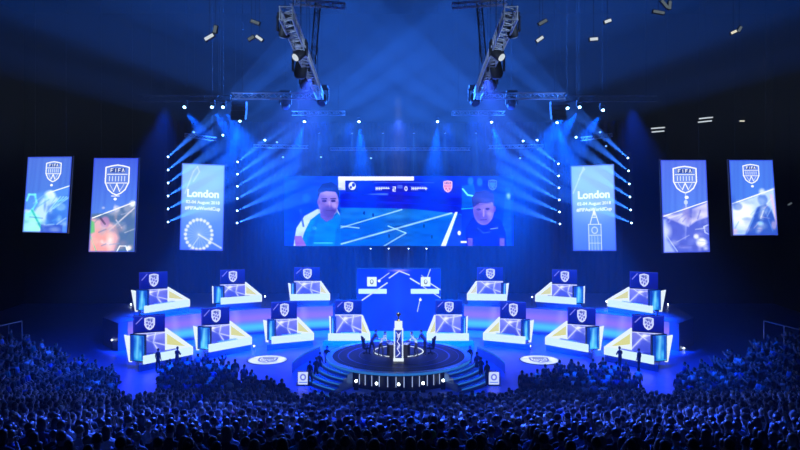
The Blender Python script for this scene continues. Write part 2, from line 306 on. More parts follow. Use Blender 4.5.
# far right: shield, blue shirted player on white
c4 = banner_bg(45, 76, (60, 105, 225), (60, 120, 235)); c4.poly([(0, 46), (20, 38), (45, 28), (45, 76), (0, 76)], (180, 205, 250), .95, 3); c4.ell(11, 55, 11, 12, W_, .9, 8); c4.poly([(12, 76), (20, 60), (26, 48), (34, 44), (40, 50), (44, 62), (46, 76)], (30, 70, 190), .95, 2)
c4.ell(32, 40, 5, 5.5, (80, 120, 220), .9, 2); c4.line((1, 44), (45, 29), 1.1, W_); c4.ell(32, 32, 3, 3, (225, 235, 255), .8, 3); c4.line((41, 36), (45, 64), 2.5, (225, 180, 220), .8, 2); c4.ell(28, 64, 3, 2, (130, 190, 255), .9, 2); c4.line((22, 58), (14, 74), 1, (100, 150, 240), .8, 1)
c4.line((34, 52), (40, 72), 1, (70, 120, 230), .8, 1); c4.ell(2, 72, 3, 3, (240, 170, 190), .5, 2); shield(c4, 22, 14, 16, 19, W_, (85, 115, 225), 1); c4.ell(22.5, 26.5, 1.4, 1.2, W_)
# London banners: wheel, clock tower
def lond():
    c = Canvas(44, 87, 4, (120, 175, 245)); c.grad((135, 190, 250), (75, 120, 240)); c.ell(22, 25, 26, 26, (165, 210, 252), .6, 22)
    return c
c5 = lond(); c5.pl([(4, 30), (12, 8), (16, 3), (18, 8), (12, 18)], 1.1, (205, 232, 255), .8, 1.2); c5.ell(19, 71, 13, 14.5, (120, 165, 245), .7, 2)
for k in range(22):
    a = 2*math.pi*k/22; c5.ell(19+13.5*math.cos(a), 71+15*math.sin(a), 1.7, 1.7, W_, .85, 1.2); c5.line((19, 71), (19+12*math.cos(a), 71+13*math.sin(a)), .35, (190, 215, 255), .6)
c5.line((19, 71), (42, 84), 1.4, W_, .8, 1.4); c5.line((19, 74), (10, 87), 1, (200, 220, 255), .7)
c6 = lond(); c6.pl([(2, 28), (8, 14), (13, 2), (14, 4), (9, 10)], 1.1, (205, 232, 255), .8, 1.2); TW = (225, 238, 255)
c6.poly([(17, 87), (17, 60), (28, 60), (28, 87)], (105, 155, 245), .9, 1); c6.pl([(16.5, 87), (16.5, 60), (29, 60), (29, 87)], .9, TW, .85); c6.pl([(18, 60), (20, 53), (25, 53), (27, 60)], .9, TW); c6.pl([(20, 53), (22.5, 46), (25, 53)], 1, TW); c6.ell(22.5, 48, 1.2, 3.5, W_, .9, 1)
c6.ell(22.5, 66, 3.4, 3.8, TW, .7); c6.ell(22.5, 66, 2.3, 2.6, (90, 140, 235), .8)
for x in (19.5, 22.5, 25.5): c6.line((x, 72), (x, 87), .6, TW, .6)
c6.line((17, 71), (29, 71), .8, TW, .8); c6.line((17, 79), (29, 79), .6, TW, .7)
def sparkle(c, seed, tones, n=26):
    g = random.Random(seed); b = c.a.copy()
    for k in range(n):
        x, y = g.uniform(2, c.w-2), c.h*g.uniform(.52, .97); c.ell(x, y, g.uniform(1, 5), g.uniform(1, 4.5), g.choice(tones), g.uniform(.2, .6), g.uniform(1.5, 5))
    for k in range(12):
        x, y = g.uniform(2, c.w-8), c.h*g.uniform(.58, .95); c.line((x, y), (x+g.uniform(3, 14), y-g.uniform(-2, 9)), g.uniform(.5, 1.2), g.choice(tones), .55, 1.2)
    t = np.clip((c.Y/c.h-.38)/.12, 0, 1)[..., None]; c.a = np.clip(b*(1-t)+c.a*t+np.array((14, 16, 8)), 0, 255)
sparkle(c1, 1, [(235, 250, 255), (120, 235, 240), (70, 150, 245), (160, 215, 255), (40, 90, 210)]); sparkle(c2, 2, [(255, 235, 240), (240, 170, 170), (120, 150, 200), (60, 90, 160), (200, 190, 220)])
sparkle(c3, 3, [(245, 245, 255), (190, 180, 250), (90, 100, 220), (130, 140, 240), (60, 70, 190)]); sparkle(c4, 4, [(250, 252, 255), (90, 140, 240), (40, 80, 200), (200, 220, 255), (230, 190, 230)])
for c in (c1, c2, c3, c4, c5, c6): soft_edge(c)
def hang(px, cv, Y, label, lean=0, london=False):
    TL, TR, BL, BR = [at(p[0], p[1], Y) for p in px]
    root, r, u, n, off = led('hanging_banner', TL, TR, BL, BR, cv, label, 'banner', 'lit banners around the stage', cables=ZC)
    if london:
        sc = Y/F; c0 = (TL+TR)/2
        for t, dy, sz, b in (('London', 30, 10.5, .035), ('02-04 August 2018', 38.5, 4.4, .01), ('#FIFAeWorldCup', 44.5, 4.8, .012)):
            p = c0-u*dy*sc; text_part(t, root, M['letter'], p-off+r*.5*sc, sz*sc, r, u, n, bold=b)
hang([(28, 157), (72, 156.5), (22.5, 232), (67, 233)], c1, 60, 'lit banner at far left, shield crest over a bright teal player picture')
hang([(94, 158), (138.5, 158), (88.5, 252), (134.5, 252)], c2, 64, 'lit banner with shield crest over a pink figure, second from left')
hang([(182, 163), (225, 165), (179.5, 250), (223, 251)], c5, 75, 'pale blue London banner with big observation wheel, left of video wall', london=True)
hang([(570.5, 166), (614, 164), (573, 251), (616.5, 251)], c6, 75, 'pale blue London banner with clock tower, right of video wall', london=True)
hang([(660.5, 160), (706, 160), (663.5, 253), (710, 252)], c3, 64, 'lit violet banner with shield crest above a trophy, second from right')
hang([(729, 160), (772.5, 160), (733, 235.5), (778, 235)], c4, 60, 'lit banner at far right, shield crest over blue shirted player')

# ================================================================== back platform and its glowing riser
RIS = [(118, 63.4), (123, 63.8), (128, 64.2), (160, 66.2), (190, 67.9), (225, 69.4), (262, 70.8), (300, 71.8), (333, 72.4)]
ZP = 2.4
def rispt(i, s): px, Y = RIS[i]; return Vector((s*(px-CX)/F*Y, Y, 0))
for s, side in ((1, 'left'), (-1, 'right')):
    pts = [rispt(i, s) for i in range(len(RIS))]
    plan = [(p.x, p.y) for p in pts]+[(pts[-1].x, 80), (s*-27, 80), (s*-26, 66)]
    root = empty('stage_platform', (0, 0, 0), 0, f'raised back platform on the {side} with lavender to cyan glowing front riser', 'platform')
    MB().prism(plan, 0, ZP).build('deck', M['plinth'], root)
    for i in range(2, len(pts)-1):                           # LED riser panels
        a, b = pts[i], pts[i+1]; w = (b-a).length; nn = Vector((0, -.04, 0)); q = (i*.31) % 1
        c = Canvas(w*4, 9, 2, (0, 0, 0)); c.grad((70, 75, 225), (35, 105, 235)); t = c.Y/9
        c.mix(np.exp(-((t-.35)/.22)**2), (125, 85, 215), .75); c.mix(np.exp(-((t-.72)/.16)**2), (60, 165, 238), .8); c.mix(np.clip((t-.86)/.1, 0, 1), (15, 30, 150), .85)
        c.line((w*q*2, 0), (w*q*2+1, 9), 1.5, (160, 150, 245), .35, 3)
        me = c.mesh(a+nn+Vector((0, 0, ZP-.05)), b+nn+Vector((0, 0, ZP-.05)), a+nn+Vector((0, 0, .05)), b+nn+Vector((0, 0, .05)), 'riser_panel')
        link('riser_panel', me, M['riser'], root)

# ================================================================== gaming pods
def hdr():
    c = Canvas(32, 17, 4, (8, 22, 150)); c.grad((10, 28, 165), (4, 10, 120)); c.line((.5, .4), (31.5, .4), .5, (50, 70, 200)); c.line((3, 8), (9, 2), .9, (140, 140, 230), .9); c.line((1, 1), (1, 16), .4, (60, 60, 190))
    star_emblem(c, 16.5, 8.5, 10, 13); return c
def booth(k):
    c = Canvas(24, 24, 3, (80, 90, 210)); c.grad((125, 130, 225), (70, 85, 215)); c.noise((8, 8, 8), 4, 5+k)
    a = [(0, 20), (9, 4), (24, 1)]; b = [(3, 0), (12, 10), (24, 16)]; d = [(17, 0), (15, 12), (20, 24)]
    for q in (a, b, d)[:3]: c.pl(q, 1.9, (175, 185, 245), .65, 1.6); c.pl(q, .6, (235, 240, 255), .8)
    c.poly([(4, 22), (7, 10), (15, 8), (16, 22)], (50, 68, 200), .55, 2); c.ell(9.5, 4, 2, 2, W_, .8, 2.5); c.line((0, .5), (24, .5), .8, (215, 220, 255)); return c
def moni(k):
    c = Canvas(13, 27, 3, (30, 110, 215)); c.grad((25, 95, 200), (60, 175, 235)); c.noise((20, 26, 12), 4, 20+k); c.rect(0, 0, 3, 27, (10, 40, 160), .8, 1); c.line((7, 2), (6, 24), 2.5, (130, 220, 250), .8, 2.5); c.rect(10.5, 1, 12.5, 26, (12, 60, 180), .8, .8); return c
def pod(k, s, hx, hy, by, mon, p0, p1, apex, brk, z0, label):
    def A(px, py, Y): v = at(px, py, Y); v.x *= s; return v
    def O(px, py, z): v = on(px, py, z); v.x *= s; return v
    P0 = O(p0[0], p0[1], z0); P1 = O(p1[0], p1[1], z0)
    Yr = max(P1.y, P0.y)+1.0; Yl = P0.y+.72*(P1.y-P0.y)+1.0
    bl = A(hx[0], hy[1], Yl); br = A(hx[1], hy[1], Yr); c = Vector(((P0.x+P1.x)/2, (P0.y+Yr)/2, z0))
    root = empty('gaming_pod', c, 0, label, 'gaming booth', 'player pods around the stage'); 
    L = lambda v: Vector(v)-c
    W = lambda cvx, *a, name='display', parent=root: link(name, cvx.mesh(*[L(v) for v in (a if s > 0 else (a[1], a[0], a[3], a[2]))], name), M['screen'], parent)
    d = (P1-P0).normalized(); nb = Vector((-d.y, d.x, 0)); nb = nb if nb.y < 0 else -nb
    ext = P0-d*.45
    back = Vector((br.x, Yr+1.0, z0)); backl = Vector((bl.x, Yl+1.0, z0))
    MB().prism([(v.x-c.x, v.y-c.y) for v in (ext, P1, back, backl)], 0, .5).build('base', M['plinth'], root)
    z1, z2 = z0+.5, z0+1.12
    lo = lambda v, z: L(Vector((v.x, v.y, z)))
    MB().slab([lo(P0, z1), lo(P1, z1), lo(P1, z2), lo(P0, z2)], -nb*.16).build('light_band', M['band'], root)
    # wing from the front corner up to the booth
    Bq = Vector((br.x, Yr, z0)); za = at(0, apex, Yr).z
    wd = (Bq-P1).normalized(); wn = wd.cross(Vector((0, 0, 1))).normalized(); wn = wn if wn.y < 0 else -wn
    MB().slab([lo(P1, z1), lo(Bq, z1), lo(Bq, za), lo(P1, z2)], -wn*.14).build('side_wing', M['white'], root)
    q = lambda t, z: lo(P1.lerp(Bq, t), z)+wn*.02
    MB().slab([q(.24, z2+.02), q(.92, z2+.02), q(.92, za-(za-z2)*.34), ], -wn*.01).build('wing_painted_glow', M['yellow'], root)  # yellow inner wall, its lamplight painted on as emission
    # booth wall and header
    zb = at(0, by, Yr).z; zh0 = at(0, hy[1], Yr).z; zh1 = at(0, hy[0], Yr).z
    bn = (Vector((br.x-bl.x, Yr-Yl, 0)).normalized()).cross(Vector((0, 0, 1))); bn = bn if bn.y < 0 else -bn
    e = lambda v, z, o=0: Vector((v.x, v.y, z))+bn*o
    bl2, br2 = Vector((bl.x, Yl, 0)), Vector((br.x, Yr, 0))
    hh = MB().slab([L(e(bl2, zh0)), L(e(br2, zh0)), L(e(br2, zh1)), L(e(bl2, zh1))], -bn*.22).build('header_screen', M['case'], root)
    W(hdr(), e(bl2, zh1-.03, .02), e(br2, zh1-.03, .02), e(bl2, zh0+.03, .02), e(br2, zh0+.03, .02), parent=hh)
    bb = MB().slab([L(e(bl2, z1)), L(e(br2, z1)), L(e(br2, zh0)), L(e(bl2, zh0))], -bn*.16).build('booth_wall', M['case'], root)
    W(booth(k), e(bl2, zh0-.04, .02), e(br2, zh0-.04, .02), e(bl2, z1+.02, .02), e(br2, z1+.02, .02), parent=bb)
    # desk inside, behind the band
    m1, m2 = P0.lerp(P1, .3)-nb*.3, P0.lerp(P1, .75)-nb*.3
    MB().slab([L(e(m1, z1+.52)), L(e(m2, z1+.52)), L(e(m2-nb*.5, z1+.52)), L(e(m1-nb*.5, z1+.52))], (0, 0, .05)).build('desk', M['desk'], root)
    # cyan side monitor
    Ymn = P0.y+.25
    a0, a1 = A(mon[0], mon[2], Ymn+.35), A(mon[1], mon[2], Ymn); zt = a1.z; zbm = max(at(0, mon[3], Ymn).z, z0+.45)
    md = Vector((a1.x-a0.x, a1.y-a0.y, 0)).normalized(); mn = md.cross(Vector((0, 0, 1))); mn = mn if mn.y < 0 else -mn
    f = lambda v, z, o=0: Vector((v.x, v.y, z))+mn*o
    mm = MB().slab([L(f(a0, zbm)), L(f(a1, zbm)), L(f(a1, zt)), L(f(a0, zt))], -mn*.2).build('side_monitor', M['case'], root)
    i0, i1 = a0+md*.06, a1-md*.06
    W(moni(k), f(i0, zt-.06, .02), f(i1, zt-.06, .02), f(i0, zbm+.06, .02), f(i1, zbm+.06, .02), parent=mm)
    # white end panel at the outer edge
    g = A(brk[0], brk[1], Ymn+.6); e0 = Vector((g.x, Ymn+.6, g.z)); zz = z0+.5
    MB().slab([L(e0), L(Vector((a0.x+md.x*.1, Ymn+.45, g.z-.1))), L(Vector((a0.x+md.x*.1, Ymn+.45, zz))), L(Vector((a0.x-md.x*.15, Ymn+.5, zz)))], (0, .12, 0)).build('end_panel', M['white'], root)
    return root
PODS = [  # header x, header y, booth bottom, monitor, front-left floor px, front-right floor px, apex y, bracket, level
    ((133, 165), (314, 331), 357, (130, 145, 335, 362), (144, 371), (192, 361), 328, (124, 335), 0, 'front row', 'outermost'),
    ((201.5, 229.5), (306.5, 323.5), 345, (197.5, 210.5, 327, 350), (209.5, 358.5), (251, 350.5), 321, (193, 326), 0, 'front row', 'second outermost'),
    ((271, 297), (301, 318), 340, (267, 275, 320, 341), (272, 350), (313, 346), 317, (263, 320), 0, 'front row', 'second innermost'),
    ((335, 361.5), (300, 314), 335, (331, 334.5, 317, 336), (328, 346.5), (369, 346.5), 315, (329, 316), 0, 'front row', 'innermost'),
    ((139, 167.5), (271, 288), 306, (136, 148, 290, 311), (145, 319), (189, 312), 287, (131, 290), ZP, 'back row', 'outermost'),
    ((220, 245), (269, 283.5), 301, (213.5, 223.5, 286, 304), (221, 310), (261, 307), 282, (212, 286), ZP, 'back row', 'middle'),
    ((294, 320), (267, 280.5), 298, (291, 294.5, 283, 299), (290, 306), (329, 305.5), 281, (288, 283), ZP, 'back row', 'innermost')]
for k, (hx, hy, by, mon, p0, p1, ap, br, z0, row, pos) in enumerate(PODS):
    for s, side in ((1, 'left'), (-1, 'right')):
        pod(k, s, hx, hy, by, mon, p0, p1, ap, br, z0, f'white glowing player pod with crest header, {pos} in the {side} {row}')

# ================================================================== centre backdrop screen
c = Canvas(83, 62, 3, (10, 40, 225)); c.grad((8, 34, 205), (14, 50, 240)); c.ell(42, 58, 26, 22, (5, 20, 150), .6, 12); c.mix(np.exp(-((c.X-41)/4)**2), (20, 70, 255), .4)
LV = (205, 220, 255)
for s in (1, -1):
    X = lambda x: 41.5+s*(x-41.5)
    c.rect(min(X(10), X(19.5)), 8, max(X(10), X(19.5)), 17.5, (225, 245, 235)); c.ell(X(14.7), 13, 1.9, 2.6, (120, 125, 60)); c.ell(X(14.7), 12.6, 1, 1.5, (225, 245, 235))
    c.rect(min(X(1.5), X(29.5)), 20, max(X(1.5), X(29.5)), 25, (200, 240, 245))
for p, q, w in (((32, 9), (42, 2), 1.2), ((42, 2), (52, 6), 1.2), ((5, 31.5), (30, 14), 1.3), ((21, 12), (32, 4), .7), ((53, 9.5), (62, 15), 1.5), ((72, 14), (83, 21), 1.2), ((64, 6), (71, 13), .6), ((60, 43), (63, 29), .7), ((79, 37), (83, 33), .9), ((66, 18), (83, 29), .8), ((70, 8), (73, 0), .9)): c.line(p, q, w, LV)
c.ell(42, 1.5, 8, 1.2, (215, 170, 230), .7, 2); c.ell(63, 31, 1.3, 1.3, W_); c.ell(22, 12, 1.4, 1.4, W_)
Yc = 72
led('backdrop_screen', at(357, 269, Yc), at(440.5, 269, Yc), at(357, 330.5, Yc), at(440.5, 330.5, Yc), c, 'blue backdrop screen with white diagonal lines behind the round stage', 'screen', thick=.4)

# ================================================================== round stage
SY, SR, SZ = 56.6, 5.05, 1.3
root = empty('round_stage', (0, SY, 0), 0, 'round raised centre stage with glossy dark top and stepped sides', 'stage')
MB().lathe([(0, 0), (SR+.1, 0), (SR+.1, SZ-.12), (0, SZ-.12)], n=64).build('stage_body', M['black'], root)
MB().lathe([(SR-.08, SZ-.1), (SR+.38, SZ-.1), (SR+.38, SZ), (SR-.08, SZ)], n=96, close=True).build('stage_rim', M['rimpaint'], root)
MB().lathe([(0, SZ-.11), (SR-.08, SZ-.11), (SR-.08, SZ-.01), (0, SZ-.01)], n=96).build('stage_top', M['disc'], root)
for rr, w in ((SR-.55, .05), (SR-1.3, .12), (SR-2.1, .04)):
    MB().lathe([(rr, SZ-.008), (rr+w, SZ-.008), (rr+w, SZ+.006), (rr, SZ+.006)], n=96, close=True).build('inlay_ring', M['plinth'], root)
MB().lathe([(1.86, SZ), (1.94, SZ), (1.94, SZ+.03), (1.86, SZ+.03)], c=(0, 1.2, 0), n=72, close=True).build('glowing_ring', M['white'], root)
for s in (0, 1):                                             # curved stairs on both sides
    for i in range(5):
        z = (SZ-.13-.26*(i+1)+.04) if i < 4 else -.07; r0 = SR+.36+.44*i+(.35 if i == 4 else 0); a0, a1 = R(198 if i < 4 else 226), R(233 if i < 4 else 242)
        if s: a0, a1 = math.pi-a1, math.pi-a0
        MB().lathe([(r0-.1, 0), (r0+.47, 0), (r0+.47, z+.13), (r0-.1, z+.13)], n=24, a0=a0, a1=a1, close=True).build('step', M['step'], root)
        MB().lathe([(r0+.42, z+.07), (r0+.48, z+.07), (r0+.48, z+.14), (r0+.42, z+.14)], n=24, a0=a0, a1=a1, close=True).build('step_light', M['rim'], root)
MB().lathe([(SR+.38, SZ-.17), (SR+.41, SZ-.17), (SR+.41, SZ-.005), (SR+.38, SZ-.005)], n=96, close=True).build('rim_light', M['rim'], root)
for i, px in enumerate((359, 365, 371.7, 379.3, 387.7, 396, 404, 412.3, 419.4, 427.4, 434, 440)):
    x = (px-CX)/F*51.6; y = -math.sqrt((SR+.14)**2-x*x)
    MB().cyl((x, y-.05, .3), (x, y-.05, 1.02+.0*i), .03, n=6).build('light_tube', M['tube'], root)
for px in (356, 376.7, 398.6, 423, 443.5):
    x = (px-CX)/F*51.6; y = SY-math.sqrt((SR+.3)**2-x*x)-.2
    t = empty('floor_spotlight', (x, y, 0), 0, {356: 'leftmost', 376.7: 'second from left', 398.6: 'middle', 423: 'fourth from left', 443.5: 'rightmost'}[px]+' bright spotlight at the foot of the round stage front', 'spotlight', 'spotlights along the stage front')
    MB().box((0, 0, .25), (.3, .3, .5)).build('body', M['black'], t); MB().ball((0, -.1, .62), (.1, .1, .1)).build('lens', M['lensw'], t)
# trophy column
t = empty('trophy_column', (0, 54.9, SZ), 0, 'bright lit trophy column with white box on top at stage centre', 'display column')
MB().box((0, 0, .05), (.75, .65, .1)).build('foot', M['white'], t)
for x in (-.3, .3):
    for y in (-.25, .25): MB().box((x, y, 1.25), (.08, .08, 2.1)).build('light_post', M['white'], t)
MB().box((0, 0, 1.2), (.44, .35, 2.0)).build('core', M['plinth'], t)
c = Canvas(8, 30, 4, (30, 50, 150)); c.pl([(1, 2), (4, 5), (7, 2), (4, 9), (2, 12), (6, 16), (2, 20), (6, 25), (1, 29)], 1, (220, 225, 255)); c.ell(4, 6, 2.4, 2.4, (200, 205, 240), .8); c.ell(4, 18, 2, 2.6, (200, 205, 240), .7)
link('display', c.mesh((-.2, -.19, 2.2), (.2, -.19, 2.2), (-.2, -.19, .25), (.2, -.19, .25)), M['screen'], t)
MB().box((0, 0, 2.56), (.56, .5, .56)).build('top_box', M['white'], t)
t = empty('trophy', (0, 54.9, SZ+2.88), 0, 'small pale trophy standing on top of the lit column', 'trophy')
MB().lathe([(0, 0), (.14, 0), (.12, .08), (.05, .14), (.04, .28), (.12, .4), (.16, .55), (.1, .62), (0, .64)], n=16).build('cup', M['gold'], t, True)
for s in (-1, 1): MB().cyl((s*.12, 0, .42), (s*.2, 0, .52), .015, n=6).build('handle', M['gold'], t)

# projected floor logos, tall kiosk beside the steps, curved counter lines
for px, s in ((267.5, 'left'), (539.5, 'right')):
    p = on(px, 360, .01); t = empty('projected_emblem', (p.x, p.y, 0), 0, f'projected-light emblem as a glowing white floor disc on the {s} of the round stage', 'projected light')  # projected pool of light, painted as an emissive disc
    MB().lathe([(0, 0), (1.65, 0), (1.65, .025), (0, .025)], n=48).build('disc', M['case'], t)
    c = Canvas(32, 32, 3, (150, 180, 240)); c.ell(16, 16, 14.5, 14.5, (205, 222, 250)); c.noise((18, 14, 6), 6, 3); shield(c, 16, 16, 14, 17, (80, 90, 200), None, 1.3); c.mix((np.hypot(c.X-16, c.Y-16)-15.4)*3, (15, 40, 190))
    me = c.mesh((-1.6, 1.6, .03), (1.6, 1.6, .03), (-1.6, -1.6, .03), (1.6, -1.6, .03)); bm = bmesh.new(); bm.from_mesh(me)
    bmesh.ops.delete(bm, geom=[v for v in bm.verts if v.co.xy.length > 1.6], context='VERTS'); bm.to_mesh(me); bm.free(); link('display', me, M['screen'], t)  # emissive disc carrying the projected emblem's light, not a screen
for s, side in ((1, 'left'), (-1, 'right')):
    p = on(303, 386, 0); p.x *= s
    t = empty('info_kiosk', (p.x, p.y, 0), 0, f'small pale kiosk with emblem screen at the foot of the {side} stage steps', 'kiosk')
    MB().box((0, .2, .5), (.8, .35, 1.0)).build('body', M['plinth'], t)
    c = Canvas(10, 12, 4, (190, 205, 245)); c.ell(5, 5, 3, 3.2, (90, 100, 205)); c.ell(5, 5, 1.6, 1.8, (200, 215, 250)); c.rect(1, 9.5, 9, 10.5, (90, 120, 220))
    link('display', c.mesh((-.36, .02, .98), (.36, .02, .98), (-.36, .02, .1), (.36, .02, .1)), M['screen'], t)
    pts = [on(px, py, 0) for px, py in ((292, 374), (297, 369), (304, 364), (312, 360), (320, 357))]
    t = empty('curved_barrier', (0, 0, 0), 0, f'low curved lavender barrier behind the kiosk, {side} of the round stage', 'barrier')
    mb = MB(); m2 = MB()
    for a, b in zip(pts[:-1], pts[1:]):
        a, b = [Vector((v.x*s, v.y, 0)) for v in (a, b)]
        mb.slab([a, b, b+Vector((0, 0, .75)), a+Vector((0, 0, .75))], (0, .12, 0)); m2.slab([a+Vector((0, -.01, .75)), b+Vector((0, -.01, .75)), b+Vector((0, -.01, .85)), a+Vector((0, -.01, .85))], (0, .14, 0))
    mb.build('panel', M['step'], t); m2.build('top_light', M['rim'], t)

# ================================================================== trusses and lamps
def truss(p0, p1, size, label, n=None, mtl='alu', hangs=True):
    p0, p1 = Vector(p0), Vector(p1); d = p1-p0; L = d.length; n = n or max(3, int(L/size/1.1)); x = d.normalized()
    up = Vector((0, 0, 1)) if abs(x.z) < .9 else Vector((0, 1, 0)); a = x.cross(up).normalized()*size/2; b = x.cross(a).normalized()*size/2
    t = empty('lighting_truss', p0, 0, label, 'truss', 'lighting trusses under the roof'); Z = Vector((0, 0, 0)); C4 = [a+b, a-b, -a-b, -a+b]
    m = MB()
    for c in C4: m.cyl(c, c+d, .035, n=6)
    m.build('chords', M[mtl], t); m = MB()
    for i in range(n):
        for k in range(4):
            s, e = C4[k], C4[(k+1) % 4]; q = (s, e) if i % 2 else (e, s); m.cyl(q[0]+d*i/n, q[1]+d*(i+1)/n, .018, n=5)
            if i % 2 == 0: m.cyl(s+d*i/n, e+d*i/n, .018, n=5)
    m.build('lacing', M[mtl], t)
    if hangs:
        for f in (.12, .88):
            q = d*f; MB().cyl(q, Vector((q.x, q.y, ZC-p0.z)), .02, n=5).build('hanging_cable', M['black'], t)
    return t
ZT = 20.0
def tz(px, py, z=ZT): return on(px, py, z) if py < HY and False else Vector(((px-CX)/F*((z-H)*F/(HY-py)), (z-H)*F/(HY-py), z))
for s, side in ((1, 'left'), (-1, 'right')):
    def q(px, py, z=ZT):
        v = tz(px, py, z); v.x *= s; return v
    truss(q(286, 13), q(320, 96), .42, f'silver box truss running from the stage towards the {side} of the roof, lamps beneath')
    truss(q(320, 96), q(232, 96), .38, f'silver box truss across the roof, joining the long {side} truss')
    truss(q(231, 98.5), q(140, 98.5), .38, f'dark truss stretching out to the {side} side, lamps below', mtl='black')
    truss(q(345, 113), q(292, 113), .32, f'short thin truss above the {side} half of the video wall')
    truss(at(CX+s*(185-CX), 135, 68), at(CX+s*(216-CX), 139, 68), .3, f'short truss above the {side} London banner')
    truss(at(CX+s*(254-CX), 146, 70), at(CX+s*(308-CX), 147, 70), .28, f'low truss between {side} London banner and video wall')
    truss(at(CX+s*(345-CX), 6, 44), at(CX+s*(290-CX), 2, 44), .3, f'faint high truss at top of the hall, {side} of centre', mtl='alu')
    truss(at(CX+s*(318-CX), 2, 45), at(CX+s*(313-CX), 64, 45), .3, f'upright ladder truss hanging {side} of centre', hangs=False, mtl='black')
truss(at(330, 149, 74), at(470, 149, 74), .25, 'long thin truss just above the video wall')

def fixture_proto():
    t = empty('moving_head_light', (0, 0, 0))
    MB().box((0, 0, .0), (.36, .28, .12)).build('base', M['black'], t)
    m = MB().box((-.19, 0, -.22), (.04, .16, .4)).box((.19, 0, -.22), (.04, .16, .4)).box((0, 0, -.07), (.42, .16, .05)); m.build('yoke', M['black'], t)
    h = MB().lathe([(0, .2), (.1, .19), (.14, .1), (.15, -.18), (.13, -.22), (0, -.22)], n=14).build('head', M['black'], t, True); h.location = (0, 0, -.34)
    l = MB().lathe([(0, 0), (.12, 0), (.11, -.03), (0, -.035)], n=14).build('lens', M['lens'], h); l.location = (0, 0, -.222)
    return t
PROTO = None
def spot(loc, d, power, size, col=(.05, .28, 1), blend=.35, rad=.06):
    l = D.lights.new('spot', 'SPOT'); l.energy = power; l.spot_size = R(size); l.spot_blend = blend; l.color = col; l.shadow_soft_size = rad
    o = D.objects.new('spot_lamp', l); COL.objects.link(o); o.location = loc; o.rotation_euler = Vector(d).normalized().to_track_quat('-Z', 'Y').to_euler(); return o
def fixture(p, d, label, sc=1.0, lens=None, group='moving head lights', rod=True):
    """moving head at p (its lens), beam along d"""
    global PROTO
    if PROTO is None: PROTO = fixture_proto(); t = PROTO
    else: t = copy_tree(PROTO)
    d = Vector(d).normalized(); tag(t, label, 'stage light', group); t.scale = (sc, sc, sc)
    t.location = Vector(p)+Vector((0, 0, .34*sc))-d*.2*sc
    h = [c for c in t.children if c.name.startswith('head')][0]; h.rotation_euler = d.to_track_quat('-Z', 'Y').to_euler()
    if lens:
        l = h.children[0]; l.material_slots[0].link = 'OBJECT'; l.material_slots[0].material = M[lens]
    if rod: MB().cyl((0, 0, .05), (0, 0, (ZC-t.location.z)/sc), .012/sc, n=4).build('hanging_rod', M['black'], t)
    return t
ORD = ['', 'first', 'second', 'third', 'fourth', 'fifth', 'sixth', 'seventh', 'eighth', 'ninth', 'tenth', 'eleventh', 'twelfth', 'thirteenth', 'fourteenth', 'fifteenth', 'sixteenth', 'seventeenth', 'eighteenth', 'nineteenth', 'twentieth']
TENS = {2: 'twenty', 3: 'thirty', 4: 'forty', 5: 'fifty'}
TH = {2: 'twentieth', 3: 'thirtieth', 4: 'fortieth', 5: 'fiftieth'}
def ordn(n): return ORD[n] if n <= 20 else (TH[n//10] if n % 10 == 0 else TENS[n//10]+'-'+ORD[n % 10])
BEAM = 1.0
# four towers of six
TW_ = [(168, 157, 168, 222, 1, 'outside the left London banner'), (237.5, 162, 237, 223, 1, 'between left London banner and video wall'), (558.5, 164, 560, 224, -1, 'between video wall and right London banner'), (628, 158, 631.5, 223, -1, 'outside the right London banner')]
for (x0, y0, x1, y1, s, where) in TW_:
    Yt = 73.5; a = at(x0-s*2, y0-6, Yt); b = at(x1-s*2, y1+6, Yt)
    t = truss(a, b, .25, f'upright lighting ladder {where}', hangs=False, mtl='black')
    MB().cyl((0, 0, 0), (0, 0, ZC-a.z), .02, n=5).build('hanging_cable', M['black'], t)
    for i in range(6):
        f = i/5; px, py = x0+(x1-x0)*f, y0+(y1-y0)*f; p = at(px, py, Yt-.5)
        d = Vector((s*.70, -.62, .43-.035*i))
        fixture(p, d, f'{ORD[i+1]} light from the top of the ladder {where}', .75, 'lens', 'beam lights on the ladders', rod=False)
        spot(p+d.normalized()*.15, d, 1200000*BEAM, 8.5, (.025, .17, 1))
# bright lamps on the trusses
LAMPS = [(184.5, 107, .5), (212, 107, .8), (223, 107, 1.1), (567.5, 108, 1.1), (579.5, 107, 1.0), (603, 110, .7), (240, 121, 1), (304.5, 121.5, 1), (359, 121.5, 1.1), (437.5, 121.5, 1.1), (491.5, 122, 1), (557, 122.5, 1)]
for k, (px, py, q) in enumerate(LAMPS):
    Y = 50 if k < 6 else 61.5; p = at(px, py, Y); s = 1 if px < CX else -1
    lab = f'bright blue-white lamp {"on the outer dark truss" if k < 6 else "on the upper row"}, {ORD[(k % 6)+1]} from the left'
    d = Vector((s*(.38 if k < 6 else .25), .75, -.75)) if k < 6 else Vector((-s*.35*(1 if k not in (8, 9) else -.2), .25, -1))
    fixture(p, (s*.0, -.7, -.7), lab, .85, 'lens', 'bright lamps under the roof')
    spot(p+d.normalized()*.3+Vector((0, 0, -.1)), d, (300000 if k >= 6 else 300000)*q, 34, (.0, .09, 1), .8, .1)
SM = [(223, 135, 0), (265, 140, 0), (277, 142, 1), (283, 157, 1), (321, 157, 1), (194, 132, 1), (520, 158, 1), (523, 141, 0), (537, 140, 0), (576, 137, 0), (606, 146, 1), (600, 132, 1), (371, 158, 1)]
for k, (px, py, w) in enumerate(SM):
    fixture(at(px, py, 70), (0, -.8, -.6), f'small blue lamp in the low row above screen level, {ordn(sorted([v[0] for v in SM]).index(px)+1)} from the left', .8, 'lens' if not w else 'skyblue', 'small lamps of the low row')
